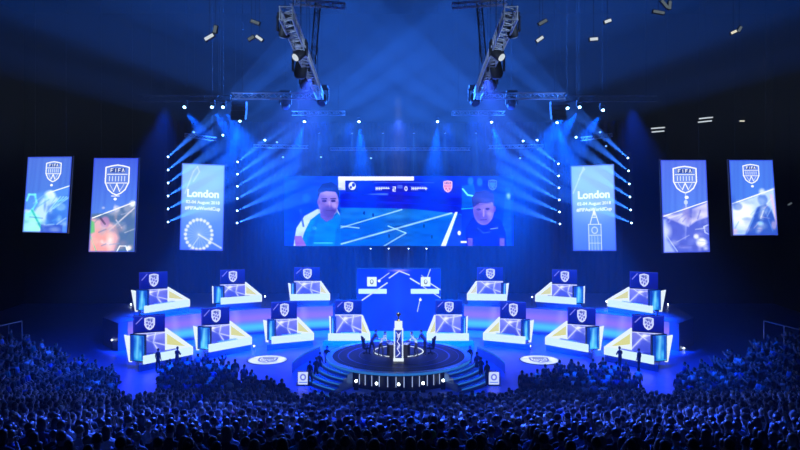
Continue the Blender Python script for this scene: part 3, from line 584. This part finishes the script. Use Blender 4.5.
# narrow downlights above the video wall making short upright shafts
for i, px in enumerate((319, 352, 383, 414, 445, 476)):
    p = at(px, 133, 72); fixture(p, (0, 0, -1), f'downlight making a faint shaft above the video wall, {ORD[i+1]} from the left', .7, 'skyblue', 'downlights above the video wall')
    spot(p-Vector((0, 0, .1)), (0, -.05, -1), 60000, 14, (.04, .25, 1), .5)
for i, px in enumerate((370.5, 388.5, 408.5, 426.5)):
    p = at(px, 248.5, 79.5); t = fixture(p, (0, -.6, -.8), f'small white lamp under the video wall, {ORD[i+1]} from the left', .55, 'lensw', 'white lamps below the video wall', rod=False)
    spot(p-Vector((0, .1, .1)), (0, -.1, -1), 30000, 20, (.05, .2, 1), .6)
# loudspeaker hangs and big moving heads on the near trusses
for s, side in ((1, 'left'), (-1, 'right')):
    X = lambda px: CX+s*(px-CX)
    p = at(X(239.5), 101, 50); t = empty('loudspeaker_array', p, 0, f'dark hanging loudspeaker array under the {side} truss', 'loudspeaker')
    for i in range(4): MB().box((0, -.03*i*i, -.2-.3*i), (.95, .6, .28), Matrix.Rotation(R(4*i), 3, 'X')).build('cabinet', M['black'], t)
    fixture(at(X(286), 107, 49.5), (s*.2, -.5, -1), f'big moving head hanging under the {side} cross truss', 1.9, 'glassblue', 'big moving heads')
    fixture(at(X(322), 103, 49.8), (s*.1, -.9, -1), f'big moving head at the inner corner of the {side} truss', 2.2, 'glassblue', 'big moving heads')
    fixture(at(X(296), 57, 30.5), (-s*.9, -.8, -.9), f'pale faced big moving head halfway along the long {side} truss', 1.4, 'lamp', 'big moving heads')
    fixture(at(X(284), 36, 27.5), (-s*.2, .4, -1), f'dark moving head near the front end of the long {side} truss', 1.4, 'glassblue', 'big moving heads')
    fixture(at(X(300), 76, 35.5), (-s*.2, .4, -1), f'dark moving head near the stage end of the long {side} truss', 2.0, 'glassblue', 'big moving heads')
    fixture(at(X(305), 88, 40.5), (-s*.3, .4, -1), f'last moving head before the inner corner of the {side} truss', 1.9, 'glassblue', 'big moving heads')
# scattered roof lamps (small rectangular battens hung from the roof)
ROOF = [(209, 37, 26, 'lamp', .42, 30, 'bright tilted'), (215, 29, 26, 'dim', .3, 80, 'dim slim'), (255, 22, 28, 'dim', .4, -20, 'faint'), (259, 38, 28, 'lamp', .35, -35, 'thin slanting'),
        (251, 38, 28, 'dim', .3, 30, 'faint small'), (543, 22, 28, 'dim', .4, 30, 'faint'), (540, 39, 28, 'lamp', .35, 35, 'thin slanting'), (594, 39, 28, 'lamp', .36, 5, 'bright'), (608, 21, 28, 'lamp', .3, 20, 'bright small'),
        (665, 4, 30, 'dim', .5, -50, 'slim'), (659, 12, 30, 'dim', .55, -10, 'slim flat'), (670, 5, 30, 'dim', .4, 85, 'slim upright'), (734, 32, 32, 'lampw', .3, 25, 'warm white'), (740, 29, 32, 'dim', .3, 60, 'dim end'),
        (658, 128, 60, 'lamp', 1.1, 5, 'pair of slim'), (658, 131.5, 60, 'lamp', 1.0, 5, 'lower slim'), (706, 118, 60, 'lamp', 1.1, 6, 'upper slim'), (705, 121.5, 60, 'lamp', 1.1, 6, 'second slim'), (742, 121, 60, 'lampw', .5, 0, 'single bright'), (790, 204, 60, 'dim', .4, 30, 'small stray')]
for i, (px, py, Y, m, L, rz, nm) in enumerate(ROOF):
    p = at(px, py, Y); side = 'left' if px < 400 else 'right'
    t = empty('roof_lamp', p, 0, f'{nm} roof lamp on the upper {side}, {ordn(i+1 if px < 400 else i-4)} of that side', 'ceiling lamp', 'small roof lamps')
    mx = Matrix.Rotation(R(-rz), 3, 'Y'); w = .10 if L < 1 else .12; L *= .8 if L < 1 else 1
    MB().box((0, .08, 0), (L+.06, .12, w+.05), mx).build('housing', M['black'], t); MB().box((0, 0, 0), (L, .05, w*(1 if L < .5 else .8)), mx).build('lamp_glass', M[m], t)
    MB().cyl((0, .08, 0), (0, .08, ZC-p.z), .008, n=4).build('hanging_rod', M['black'], t)
# little marker lamps on the platform edges
for i, (px, py, z) in enumerate(((131, 307, ZP), (187.5, 301, ZP), (265, 296.5, ZP), (532, 297, ZP), (606.5, 301.5, ZP), (668, 309, ZP), (254, 346, 0), (530, 346, 0), (112, 340, 0), (684, 361, 0))):
    Y = 72 if z else 64; p = at(px, py, Y); zz = z
    t = empty('marker_lamp', (p.x, Y, zz), 0, f'tiny white marker lamp on a stand {"on the back platform" if z else "on the stage floor"}, {ordn((i % 6)+1)} from the left', 'lamp', 'tiny marker lamps')
    MB().cyl((0, 0, 0), (0, 0, max(p.z-zz-.05, .1)), .03, n=6).build('stand', M['black'], t); MB().ball((0, 0, max(p.z-zz, .15)), .07).build('bulb', M['lensw'], t)

# ================================================================== people
def skin_mesh(V, E, rad, sub=2, root=0):
    me = D.meshes.new('sk'); me.from_pydata(V, E, []); o = D.objects.new('sk', me); COL.objects.link(o)
    md = o.modifiers.new('s', 'SKIN'); md.use_smooth_shade = True
    for i, sv in enumerate(me.skin_vertices[0].data): r = rad[i]; sv.radius = r if isinstance(r, tuple) else (r, r); sv.use_root = (i == root)
    if sub: s = o.modifiers.new('u', 'SUBSURF'); s.levels = sub; s.render_levels = sub
    bpy.context.view_layer.update(); dg = bpy.context.evaluated_depsgraph_get(); dg.update()
    out = D.meshes.new_from_object(o.evaluated_get(dg)); D.objects.remove(o)
    vs = [v.co.copy() for v in out.vertices]; fs = [tuple(p.vertices) for p in out.polygons]; D.meshes.remove(out); return vs, fs
def figure(pose, lod=0):
    """pose: dict of joints. returns (verts, faces, face material index), head centre, facing; materials 0 shirt 1 skin 2 trouser 3 shoe"""
    J = pose; V = []; E = []; Rd = []; idx = {}
    def P(n, p, r): idx[n] = len(V); V.append(tuple(p)); Rd.append(r)
    P('pel', J['pel'], (.16, .115)); P('wai', J['wai'], (.145, .105)); P('che', J['che'], (.17, .12)); P('shc', J['shc'], (.12, .085)); P('nek', J['nek'], .055); P('hd0', J['hd0'], (.07, .08)); P('hd1', J['hd1'], (.078, .095)); P('hd2', J['hd2'], (.06, .075))
    ch = [('pel', 'wai'), ('wai', 'che'), ('che', 'shc'), ('shc', 'nek'), ('nek', 'hd0'), ('hd0', 'hd1'), ('hd1', 'hd2')]
    for s in 'LR':
        P('sh'+s, J['sh'+s], .066); P('el'+s, J['el'+s], .045); P('wr'+s, J['wr'+s], .029); ch += [('shc', 'sh'+s), ('sh'+s, 'el'+s), ('el'+s, 'wr'+s)]
        P('hp'+s, J['hp'+s], .095); P('kn'+s, J['kn'+s], .062); P('an'+s, J['an'+s], .042); P('to'+s, J['to'+s], (.045, .03)); ch += [('pel', 'hp'+s), ('hp'+s, 'kn'+s), ('kn'+s, 'an'+s), ('an'+s, 'to'+s)]
    E = [(idx[a], idx[b]) for a, b in ch]
    vs, fs = skin_mesh(V, E, Rd, 0 if lod else 2)
    fw = (Vector(J['toL'])-Vector(J['anL'])); fw.z = 0; fw.normalize(); side = Vector((fw.y, -fw.x, 0))
    seg = [(Vector(V[a]), Vector(V[b])) for a, b in E]; kinds = []
    for a, b in ch:
        kinds.append(1 if a in ('nek', 'hd0', 'hd1') else 1 if a[:2] == 'el' else 2 if (a in ('pel',) and b[:2] == 'hp') or a[:2] in ('hp', 'kn') else 3 if a[:2] == 'an' else 0)
    mi = []
    for f in fs:
        c = sum((vs[i] for i in f), Vector())/len(f); best = 1e9; k = 0
        for (a, b), kd in zip(seg, kinds):
            ab = b-a; t = max(0, min(1, (c-a).dot(ab)/ab.length_squared)); dd = (c-(a+ab*t)).length
            if dd < best: best = dd; k = kd
        mi.append(k)
    hc = (Vector(J['hd0'])+Vector(J['hd2']))/2; hf = Vector(J.get('look', fw)).normalized()
    if not lod:
        m = MB()
        hs = hf.cross(Vector((0, 0, 1))).normalized(); e0 = hc+hf*.088
        m.ball(e0+hf*.012-Vector((0, 0, .015)), (.016, .016, .026), 8, 6)
        for s in (-1, 1): m.ball(hc+hs*s*.088-Vector((0, 0, .01)), (.016, .02, .034), 8, 6)
        m.ball(e0-Vector((0, 0, .058)), (.026, .012, .009), 8, 5)
        n0 = len(vs); vs += [Vector(v) for v in m.v]; fs += [tuple(i+n0 for i in f) for f in m.f]; mi += [1]*len(m.f)
        for s in 'LR':                                   # hands: palm, four fingers, thumb
            el, wr = Vector(J['el'+s]), Vector(J['wr'+s]); d = (wr-el).normalized(); sd = Vector((0, 0, 1)).cross(d); sd = (sd if sd.length > .1 else Vector((1, 0, 0))).normalized(); nn = d.cross(sd).normalized()
            if nn.z > 0: nn = -nn
            hv = [wr, wr+d*.05, wr+d*.09]; hr = [(.026, .02), (.034, .018), (.036, .016)]; he = [(0, 1), (1, 2)]
            m = MB(); q, f = skin_mesh([tuple(v) for v in hv], he, hr, 1); n0 = len(vs); vs += q; fs += [tuple(i+n0 for i in t) for t in f]; mi += [1]*len(f)
            for k, (o, ln) in enumerate(((-.028, .07), (-.01, .08), (.01, .075), (.028, .058), (.04, .05))):
                if k < 4: b = wr+d*.095+sd*o; pts = [b, b+d*ln*.5+nn*.008, b+d*ln*.85+nn*.03]
                else: sg = 1 if s == 'L' else -1; b = wr+d*.035+sd*.03*sg; pts = [b, b+d*.03+sd*.03*sg, b+d*.06+sd*.035*sg+nn*.01]
                mm = MB(); mm.cyl(pts[0], pts[1], .0095, .0085, 6); mm.cyl(pts[1], pts[2], .0085, .007, 6); n0 = len(vs); vs += [Vector(v) for v in mm.v]; fs += [tuple(i+n0 for i in t) for t in mm.f]; mi += [1]*len(mm.f)
    return vs, fs, mi, hc, hf
def hair_mb(hc, hf, style, lod=0):
    m = MB(); n, k = (8, 5) if lod else (14, 10)
    rz = math.atan2(hf.y, hf.x)-math.pi/2; mx = Matrix.Rotation(rz, 3, 'Z')
    b = MB().ball((0, 0, 0), (.1, .118, .115), n, k)
    vs = []
    for v in b.v:
        v = Vector(v)
        if style != 'bald' and v.y > .03 and v.z < .045: v.y = .03+(v.y-.03)*.15; v.x *= .9
        if v.z < -.03 and style in ('short', 'cap'): v.z = -.03+(v.z+.03)*.45; v.y -= .012; v.x *= .85
        if style == 'long' and v.z < -.02: v.z = -.02+(v.z+.02)*2.7; v.y = min(v.y, .0)-.03; v.x *= 1.15
        vs.append(v)
    m.add([mx @ v+hc+Vector((0, 0, .028)) for v in vs], b.f)
    if style == 'bun' : m.ball(hc+mx @ Vector((0, -.12, .06)), .05, n, k)
    if style == 'cap': m.add([mx @ Vector(p)+hc for p in ((-.07, .08, .075), (.07, .08, .075), (.055, .19, .05), (-.055, .19, .05), (-.07, .08, .085), (.07, .08, .085), (.055, .19, .06), (-.055, .19, .06))], [(0, 1, 2, 3), (4, 5, 6, 7), (0, 1, 5, 4), (1, 2, 6, 5), (2, 3, 7, 6), (3, 0, 4, 7)])
    return m
def sit(lean=0.0, arms='lap', look=(0, 1, -.1), tilt=0):
    j = {}; j['pel'] = (0, 0, .56); j['wai'] = (0, .02+lean*.3, .74); j['che'] = (tilt*.4, .02+lean*.7, .94); j['shc'] = (tilt*.7, lean, 1.1); j['nek'] = (tilt*.9, lean*1.1+.01, 1.2)
    j['hd0'] = (tilt, lean*1.25+.03, 1.28); j['hd1'] = (tilt*1.1, lean*1.3+.035, 1.35); j['hd2'] = (tilt*1.15, lean*1.3+.025, 1.41)
    for s, g in (('L', -1), ('R', 1)):
        j['sh'+s] = (g*.18+tilt*.7, lean, 1.09); j['hp'+s] = (g*.1, .06, .54); j['kn'+s] = (g*.14, .5, .52); j['an'+s] = (g*.14, .48, .1); j['to'+s] = (g*.15, .66, .05)
        if arms == 'lap': e, w = (g*.25, lean+.06, .84), (g*.12, .32, .7)
        elif arms == 'fold': e, w = (g*.27, lean+.12, .86), (-g*.03, lean+.28, .9)
        elif arms == 'clap': e, w = (g*.27, lean+.18, .92), (g*.05, lean+.38, 1.12)
        elif arms == 'up': e, w = (g*.3, lean+.08, 1.3), (g*.26, lean+.14, 1.56)
        elif arms == 'one': e, w = ((g*.3, lean+.1, 1.3), (g*.24, lean+.16, 1.56)) if g > 0 else ((g*.25, lean+.06, .84), (g*.12, .32, .7))
        elif arms == 'phone': e, w = (g*.25, lean+.22, 1.05), (g*.06, lean+.36, 1.3)
        elif arms == 'reach': e, w = (g*.24, lean+.22, .92), (g*.12, lean+.5, .98)
        j['el'+s] = e; j['wr'+s] = w
    j['look'] = look; return j
def stand(arms='down', lean=0, look=(0, 1, 0), step=.05):
    j = {}; j['pel'] = (0, 0, .93); j['wai'] = (0, .01, 1.1); j['che'] = (0, lean*.6, 1.29); j['shc'] = (0, lean, 1.43); j['nek'] = (0, lean+.01, 1.52); j['hd0'] = (0, lean+.03, 1.59); j['hd1'] = (0, lean+.035, 1.66); j['hd2'] = (0, lean+.025, 1.72)
    for s, g in (('L', -1), ('R', 1)):
        j['sh'+s] = (g*.18, lean, 1.42); j['hp'+s] = (g*.09, 0, .89); j['kn'+s] = (g*.11, g*step+.02, .49); j['an'+s] = (g*.12, g*step-.02, .09); j['to'+s] = (g*.14, g*step+.15, .045)
        e, w = {'down': ((g*.25, -.01, 1.14), (g*.24, .09, .9)), 'up': ((g*.3, .06, 1.62), (g*.25, .1, 1.88)), 'one': ((g*.3, .06, 1.62), (g*.25, .1, 1.88)) if g > 0 else ((g*.25, -.01, 1.14), (g*.24, .09, .9)), 'front': ((g*.26, .08, 1.17), (g*.08, .3, 1.2))}[arms]
        j['el'+s] = e; j['wr'+s] = w
    j['look'] = look; return j
POSES = {'lap': sit(0, 'lap'), 'fold': sit(-.03, 'fold', tilt=.02), 'lean': sit(.12, 'lap', (0, 1, -.2)), 'clap': sit(.03, 'clap'), 'one': sit(.02, 'one'), 'phone': sit(.0, 'phone', tilt=-.02), 'stand': stand(), 'cheer': stand('up'), 'front': stand('front', .03)}
HS = ('short', 'long', 'bun', 'cap')
TPL = {}
def template(p):
    if p not in TPL:
        vs, fs, mi, hc, hf = figure(POSES[p]); me = D.meshes.new('person_'+p); me.from_pydata(vs, [], fs); me.polygons.foreach_set('material_index', mi); me.polygons.foreach_set('use_smooth', [True]*len(fs))
        for k in ('shirt', 'skin', 'trouser', 'shoe'): me.materials.append(M[k])
        hr = {}
        for h in HS: q = hair_mb(hc, hf, h).mesh('hair_'+p+h, True); q.materials.append(M['hair']); hr[h] = q
        ey = MB(); hs = hf.cross(Vector((0, 0, 1))).normalized()
        for s in (-1, 1): ey.ball(hc+hf*.092+hs*s*.032+Vector((0, 0, .008)), (.012, .008, .008), 6, 4)
        e = ey.mesh('eyes'); e.materials.append(M['eye']); TPL[p] = (me, hr, e)
    return TPL[p]
SHIRTS = [('navy', (.02, .03, .1), 5), ('black', (.008, .008, .01), 13), ('charcoal', (.04, .04, .045), 4), ('white', (.8, .8, .8), 3.4), ('grey', (.38, .39, .41), 2), ('sky-blue', (.2, .42, .8), 2.4), ('royal-blue', (.04, .1, .5), 2), ('maroon', (.2, .02, .04), 1), ('teal', (.03, .28, .3), 1)]
HAIRC = [('dark', (.012, .009, .008), 6), ('brown', (.06, .03, .015), 4), ('fair', (.32, .22, .1), 1.6), ('grey', (.28, .28, .28), 1)]
def pick(L): return random.choices(L, [x[2] for x in L])[0]
def person(loc, rz, pose, shirt, hairc, style, label, group=None, sc=1.0):
    me, hr, ey = template(pose); o = link('person', me); o.location = loc; o.rotation_euler = (0, 0, rz); o.scale = (sc,)*3; o.color = (*shirt, 1); tag(o, label, 'person', group)
    h = link('cap' if style == 'cap' else 'hair', hr[style], None, o); h.color = (*hairc, 1); link('eyes', ey, None, o); return o

# ------------------------------------------------------------------ raked seating under the camera
RS, PITCH, RY = .25, .9, 46.8
def tier_z(Y): return max(0.0, round((RY-Y)/PITCH)*PITCH*RS) if Y < RY else 0.0
NROW = int((RY-YF-1)/PITCH)
prof = [(RY+.45, 0)]
mb = MB()
for i in range(1, NROW+1):
    yc = RY-PITCH*i; z = PITCH*RS*i
    mb.bbox((-26-0*i, yc-PITCH/2, 0 if i < 3 else z-1.2), (26, yc+PITCH/2, z))
mb.build('floor_tiers', M['tier'])['kind'] = 'structure'
# bench rows
for i in range(0, NROW):
    yc = RY-PITCH*i; z = PITCH*RS*i
    if yc < 13.2 or yc > 37: continue
    hw = min(25, yc*.56+1)
    t = empty('seating_bench', (0, yc-.12, z), 0, f'long dark seating bench of the {ordn(int(round((yc-13.5)/PITCH))+1)} row up from the bottom of the photo', 'bench', 'seating benches')
    MB().bbox((-hw, -.22, .36), (hw, .22, .44)).build('seat', M['fabric'], t); MB().bbox((-hw, -.3, .44), (hw, -.24, .8)).build('backrest', M['fabric'], t)
    mb = MB()
    for x in np.arange(-hw+.3, hw, 2.2): mb.bbox((x-.03, -.26, 0), (x+.03, .2, .36))
    mb.build('support_frame', M['black'], t)
NI = 0; IND = []
CROWD = []
rows = [i for i in range(0, NROW) if 13.2 < RY-PITCH*i]
for i in rows[::-1]:
    yc = RY-PITCH*i; z = PITCH*RS*i; hw = yc*.545+.6; x = -hw+random.uniform(0, .5); rr = []
    while x < hw:
        a = abs(x); aisle = abs(a-yc*.2-2.5) < .45 if yc > 26 else False
        if not aisle and random.random() > .1: rr.append(x+random.uniform(-.06, .06))
        x += .57
    for q in rr: CROWD.append((yc, q, z, i))
# keep a front pit clear in the middle and gaps of bare floor
def keep(c):
    yc, x, z, i = c; px = CX+x/yc*F
    if yc > 41.6 and 316 < px < 484: return False
    if yc > 41.5 and (291 < px < 316 or 484 < px < 508): return False
    if yc > 42 and (118 < px < 152 or 645 < px < 672): return False
    return True
CROWD = [c for c in CROWD if keep(c)]
CROWD.sort(key=lambda c: c[0])
special = {}
ysets = sorted({c[0] for c in CROWD})
nind = 0; k = 0; rowc = {}
STUFF = []
seatpose = ['lap']*5+['fold']*3+['lean']*3+['clap', 'phone', 'one']
N_IND = 272
for c in CROWD:
    yc, x, z, i = c
    rn = ysets.index(yc)+1
    if nind < N_IND:
        rowc[rn] = rowc.get(rn, 0)+1; sh = pick(SHIRTS); hc = pick(HAIRC); st = random.choices(HS, [7, 3, 1, 1])[0]; po = random.choice(seatpose)
        px = CX+x/yc*F
        hn = {'short': f'short {hc[0]} hair', 'long': f'long {hc[0]} hair', 'bun': f'{hc[0]} hair in bun', 'cap': f'{hc[0]} cap'}[st]
        hcol = hc[1]
        if rn == 4 and 'cap' not in special and 417 < px < 432: st = 'cap'; hn = 'green cap'; hcol = (.5, 1, .1); special['cap'] = 1; sh = SHIRTS[1]
        person((x, yc-.08, z), random.uniform(-.18, .18), po, sh[1], hcol, st, f'spectator in {sh[0]} top, {hn}, {ordn(rn)} row from bottom, {ordn(rowc[rn])} from left', 'spectators in the near rows', random.uniform(.94, 1.06))
        nind += 1
    else: STUFF.append((x, yc-.08, z, random.uniform(-.2, .2), 'lap'))
print('individuals', nind, 'rest', len(STUFF))
# flat floor blocks beside the stage
def floor_block(poly, n_try=1):
    ys = np.arange(46.9, 61, 1.0); out = []
    for y in ys:
        for x in np.arange(-24, 24, .66):
            xx = x+random.uniform(-.1, .1); px = CX+xx/y*F; py = HY+(H-1.0)*F/y
            ins = False
            for a in range(len(poly)):
                (x1, y1), (x2, y2) = poly[a], poly[(a+1) % len(poly)]
                if (y1 > py) != (y2 > py) and px < (x2-x1)*(py-y1)/(y2-y1)+x1: ins = not ins
            if ins and random.random() > .12: out.append((xx, y+random.uniform(-.1, .1)))
    return out
for poly in ([(160, 366), (185, 361), (215, 362), (250, 371), (275, 383), (288, 392), (288, 410), (160, 410)], [(508, 410), (508, 394), (516, 384), (535, 372), (560, 366), (600, 364), (622, 366), (640, 374), (645, 410)],
             [(60, 410), (60, 385), (100, 376), (118, 384), (116, 410)], [(675, 410), (676, 384), (700, 378), (740, 384), (740, 410)]):
    for x, y in floor_block(poly): STUFF.append((x, y, 0, random.uniform(-.5, .5)+(-x*.02), random.choices(['lap', 'stand', 'front', 'clap', 'cheer'], [9, 2.2, 2, 2, .4])[0]))
# side stands, rows rising outwards
sidez = {}
for s in (-1, 1):
    mb = MB()
    for i in range(0, 17):
        x = 20.3+i*.95; z = .36*i
        y0, y1 = 43+.0*i, 53.5-.1*i
        mb.bbox((min(s*(x-.47), s*(x+.48)), y0-8, 0), (max(s*(x-.47), s*(x+.48)), y1+.3, z+.02))
        for y in np.arange(36, y1, .58):
            if random.random() > .15: STUFF.append((s*(x+.1), y, z+.02, (math.pi/2-.35)*s+random.uniform(-.3, .3), random.choice(['lap', 'lap', 'lap', 'clap', 'phone'])))
    struct(mb.build('floor_stand_'+('left' if s < 0 else 'right'), M['tier']))
    t = empty('handrail', (0, 0, 0), 0, f'pale slanting handrail at the top of the {"left" if s < 0 else "right"} side stand', 'railing')
    a, b = (at(-5, 327, 52), at(22, 321, 54)) if s < 0 else (at(764, 321, 54), at(805, 331, 52))
    m = MB().cyl(a, b, .035, n=6); m.build('rail', M['alu'], t)
    for p in (a, (a+b)/2, b): MB().cyl(p, (p.x, p.y, p.z-1.3), .03, n=6).build('post', M['alu'], t)
print('stuff people', len(STUFF))
# merge the far crowd: one countless mass
LODT = {}
for p in ('lap', 'clap', 'phone', 'stand', 'front', 'cheer'):
    vs, fs, mi, hc, hf = figure(POSES[p], 1); h = hair_mb(hc, hf, 'short', 1); n0 = len(vs); A = np.array([tuple(v) for v in vs]+[tuple(v) for v in h.v])
    fs = fs+[tuple(i+n0 for i in f) for f in h.f]; mi = mi+[4]*len(h.f)
    vm = np.zeros(len(A), int)
    for f, k in zip(fs, mi):
        for i in f: vm[i] = k
    LODT[p] = (A, fs, vm)
AV, AF, AC = [], [], []; base = 0
for (x, y, z, rz, p) in STUFF:
    A, fs, vm = LODT[p]; sc = random.uniform(.93, 1.07); c, s_ = math.cos(rz), math.sin(rz); B = A*sc; B = np.stack([B[:, 0]*c-B[:, 1]*s_+x, B[:, 0]*s_+B[:, 1]*c+y, B[:, 2]+z], 1)
    sh, hc = pick(SHIRTS)[1], pick(HAIRC)[1]; pal = np.array([sh, (.5, .33, .25), (.03, .03, .05), (.04, .04, .04), hc]); AV.append(B); AC.append(pal[vm]); AF += [tuple(i+base for i in f) for f in fs]; base += len(A)
me = D.meshes.new('crowd'); me.from_pydata(np.vstack(AV).tolist(), [], AF); C3 = np.vstack(AC)
ca = me.color_attributes.new('Col', 'FLOAT_COLOR', 'POINT'); ca.data.foreach_set('color', np.hstack([C3, np.ones((len(C3), 1))]).astype(np.float32).reshape(-1)); me.polygons.foreach_set('use_smooth', [True]*len(me.polygons))
tag(link('crowd', me, M['crowd']), 'dense blue-lit crowd of distant spectators around the stage and side stands', 'crowd', kind='stuff')

SV, SF = [], []
for (x, y, z, rz, p) in STUFF:
    if (abs(x) < 20 and y < 46.5) or p in ('stand', 'front', 'cheer'): continue
    q = MB().box((0, .02, .41), (.44, .42, .05)).box((0, -.2, .66), (.42, .04, .42))
    for a in (-.19, .19):
        for b in (-.17, .2): q.box((a, b, .2), (.03, .03, .4))
    c, s_ = math.cos(rz), math.sin(rz); n0 = len(SV); SV += [(v[0]*c-v[1]*s_+x, v[0]*s_+v[1]*c+y, v[2]+z) for v in q.v]; SF += [tuple(i+n0 for i in f) for f in q.f]
if SV:
    me = D.meshes.new('chairs'); me.from_pydata(SV, [], SF); tag(link('audience_chairs', me, M['fabric']), 'dark audience chairs hidden under the distant seated crowd', 'chairs', kind='stuff')
# ------------------------------------------------------------------ people on and beside the stage
def gaming_chair(p, rz, label):
    t = empty('gaming_chair', p, rz, label, 'chair')
    MB().box((0, 0, .46), (.52, .5, .1)).build('seat', M['fabric'], t)
    mb = MB().box((0, -.27, .92), (.52, .09, .85), Matrix.Rotation(R(8), 3, 'X')).box((-.26, -.22, .95), (.06, .14, .6)).box((.26, -.22, .95), (.06, .14, .6)); mb.build('backrest', M['fabric'], t)
    MB().cyl((0, 0, .1), (0, 0, .42), .04).build('column', M['black'], t); mb = MB()
    for k in range(5): a = k*2*math.pi/5; mb.cyl((0, 0, .1), (.3*math.cos(a), .3*math.sin(a), .05), .03, n=6)
    mb.build('star_base', M['black'], t)
    for s in (-1, 1): MB().box((s*.3, .02, .7), (.06, .3, .05)).box((s*.3, .02, .57), (.04, .05, .24)).build('armrest', M['black'], t)
POSES['play'] = stand('front', .3, (0, 1, -.35), .12); POSES['play']['pel'] = (0, -.12, .9)
for k_ in ('wrL', 'wrR'): v = POSES['play'][k_]; POSES['play'][k_] = (v[0], .62, 1.12)
for k_ in ('elL', 'elR'): v = POSES['play'][k_]; POSES['play'][k_] = (v[0], .36, 1.14)
for s, side, sh in ((1, 'left', (.85, .87, .9)), (-1, 'right', (.8, .82, .86))):
    p = Vector((-s*1.32, 56.0, SZ)); rz = -s*R(75)
    person(p, rz, 'play', sh, (.02, .015, .01), 'short', f'player in pale shirt leaning forward towards the trophy column, on its {side}', sc=1.06)
    t = empty('play_desk', (-s*.62, 56.0, SZ), rz, f'narrow high play desk between {side} player and trophy column', 'desk')
    MB().box((0, 0, 1.0), (.9, .4, .05)).build('top', M['desk'], t)
    for x in (-.38, .38): MB().box((x, 0, .49), (.05, .3, .97)).build('leg', M['black'], t)
    p = Vector((-s*2.0, 56.5, SZ))
    person(p, -s*R(60), 'play', (.03, .04, .1), (.02, .015, .01), 'short', f'man in dark suit leaning in behind the {side} player on stage', sc=1.06)
    p = Vector((-s*2.45, 56.9, SZ)); gaming_chair(p, rz, f'dark gaming chair on the round stage behind the {side} players')
STF = [(310, 386, 'stand', 'dark jacket', 'first'), (316, 382, 'front', 'dark shirt', 'second'), (320, 376, 'stand', 'navy shirt', 'third'), (327, 369, 'stand', 'black shirt', 'fourth'), (158, 372, 'stand', 'dark top', 0), (177, 370, 'front', 'dark top', 0)]
for px, py, po, cl, nth in STF:
    for s, side in ((1, 'left'), (-1, 'right')):
        p = on(px, py, 0); p.x *= s; stt = {'dark jacket': (.015, .015, .02), 'dark shirt': (.02, .02, .03), 'navy shirt': (.02, .03, .1), 'black shirt': (.012, .012, .012), 'dark top': (.015, .02, .05)}[cl]
        if nth: lab = f'{nth} of four dark clad staff standing by the {side} stage steps, counted from the audience'
        else: lab = f'dark silhouetted person standing before the outermost {side} pod, {"nearer its outer end" if px == 158 else "nearer the stage"}'
        person(p, s*random.uniform(-.9, -.2), po, stt, (.015, .01, .01), 'short', lab)

# ================================================================== light
def area(loc, target, power, sx, sy, col): 
    l = D.lights.new('wash', 'AREA'); l.shape = 'RECTANGLE'; l.size = sx; l.size_y = sy; l.energy = power; l.color = col
    o = D.objects.new('wash_lamp', l); COL.objects.link(o); o.location = loc; o.rotation_euler = (Vector(target)-Vector(loc)).normalized().to_track_quat('-Z', 'Y').to_euler(); return o
BL = (.01, .10, 1)
# stage washes hanging on the trusses
for x, y, tx, ty, w in ((-5, 50, -9, 60, 22000), (5, 50, 9, 60, 22000), (-11, 50, -18, 60, 20000), (11, 50, 18, 60, 20000), (-15.5, 50, -19, 53, 11000), (15.5, 50, 19, 53, 11000), (-4, 61, -4, 64, 18000), (4, 61, 4, 64, 18000)):
    spot((x, y, 19.4), (tx-x, ty-y, -19.4), w*2.5, 60, (.0, .062, 1), .8, .3)
# wash over the audience, from the near trusses
for x, y, tx, ty, w in ((-4.2, 36, -6, 22, 7500), (4.2, 36, 6, 22, 7500), (-5, 49.5, -14, 40, 2800), (5, 49.5, 14, 40, 2800), (-11, 50, -26, 46, 20000), (11, 50, 26, 46, 20000), (0, 61, 0, 34, 4500)):
    spot((x, y, 19.4), (tx-x, ty-y, -15), w*9.5, 50, (.03, .10, 1), .9, .12)
for s in (-1, 1): spot((s*24, 8, 14.5), (-s*28.5, 28, 5.5), 36000, 18, (.42, .6, 1), .8, .3)  # added unseen side spots that brighten the truss chords
spot((0, 47, 20), (0, 9.2, -17.5), 26000, 13, (.8, .88, 1), .6, .2)  # added white spot to brighten the stage centre, no fixture modelled
W = D.worlds.new('world'); SC.world = W; W.use_nodes = True; nt = W.node_tree
nt.nodes['Background'].inputs[0].default_value = (0, 0, 0, 1); nt.nodes['Background'].inputs[1].default_value = 0
vsn = nt.nodes.new('ShaderNodeVolumeScatter'); vsn.inputs['Density'].default_value = .0022; vsn.inputs['Anisotropy'].default_value = .0; vsn.inputs['Color'].default_value = (1, 1, 1, 1)
nt.links.new(vsn.outputs[0], nt.nodes['World Output'].inputs['Volume'])

# ================================================================== camera
cam = D.cameras.new('camera'); co = D.objects.new('camera', cam); COL.objects.link(co); SC.camera = co
co.location = (0, 0, H); co.rotation_euler = (R(90), 0, 0); cam.sensor_width = 36; cam.lens = 36*F/800; cam.shift_y = -(225-HY)/800; cam.shift_x = (400-CX)/800; cam.clip_end = 300
SC.view_settings.view_transform = 'Standard'; SC.view_settings.look = 'None'; SC.view_settings.gamma = 1; SC.view_settings.exposure = 0
SC.cycles.max_bounces = 4; SC.cycles.diffuse_bounces = 1; SC.cycles.glossy_bounces = 2; SC.cycles.volume_bounces = 0; SC.cycles.sample_clamp_indirect = 2; SC.cycles.sample_clamp_direct = 20; SC.cycles.use_light_tree = True
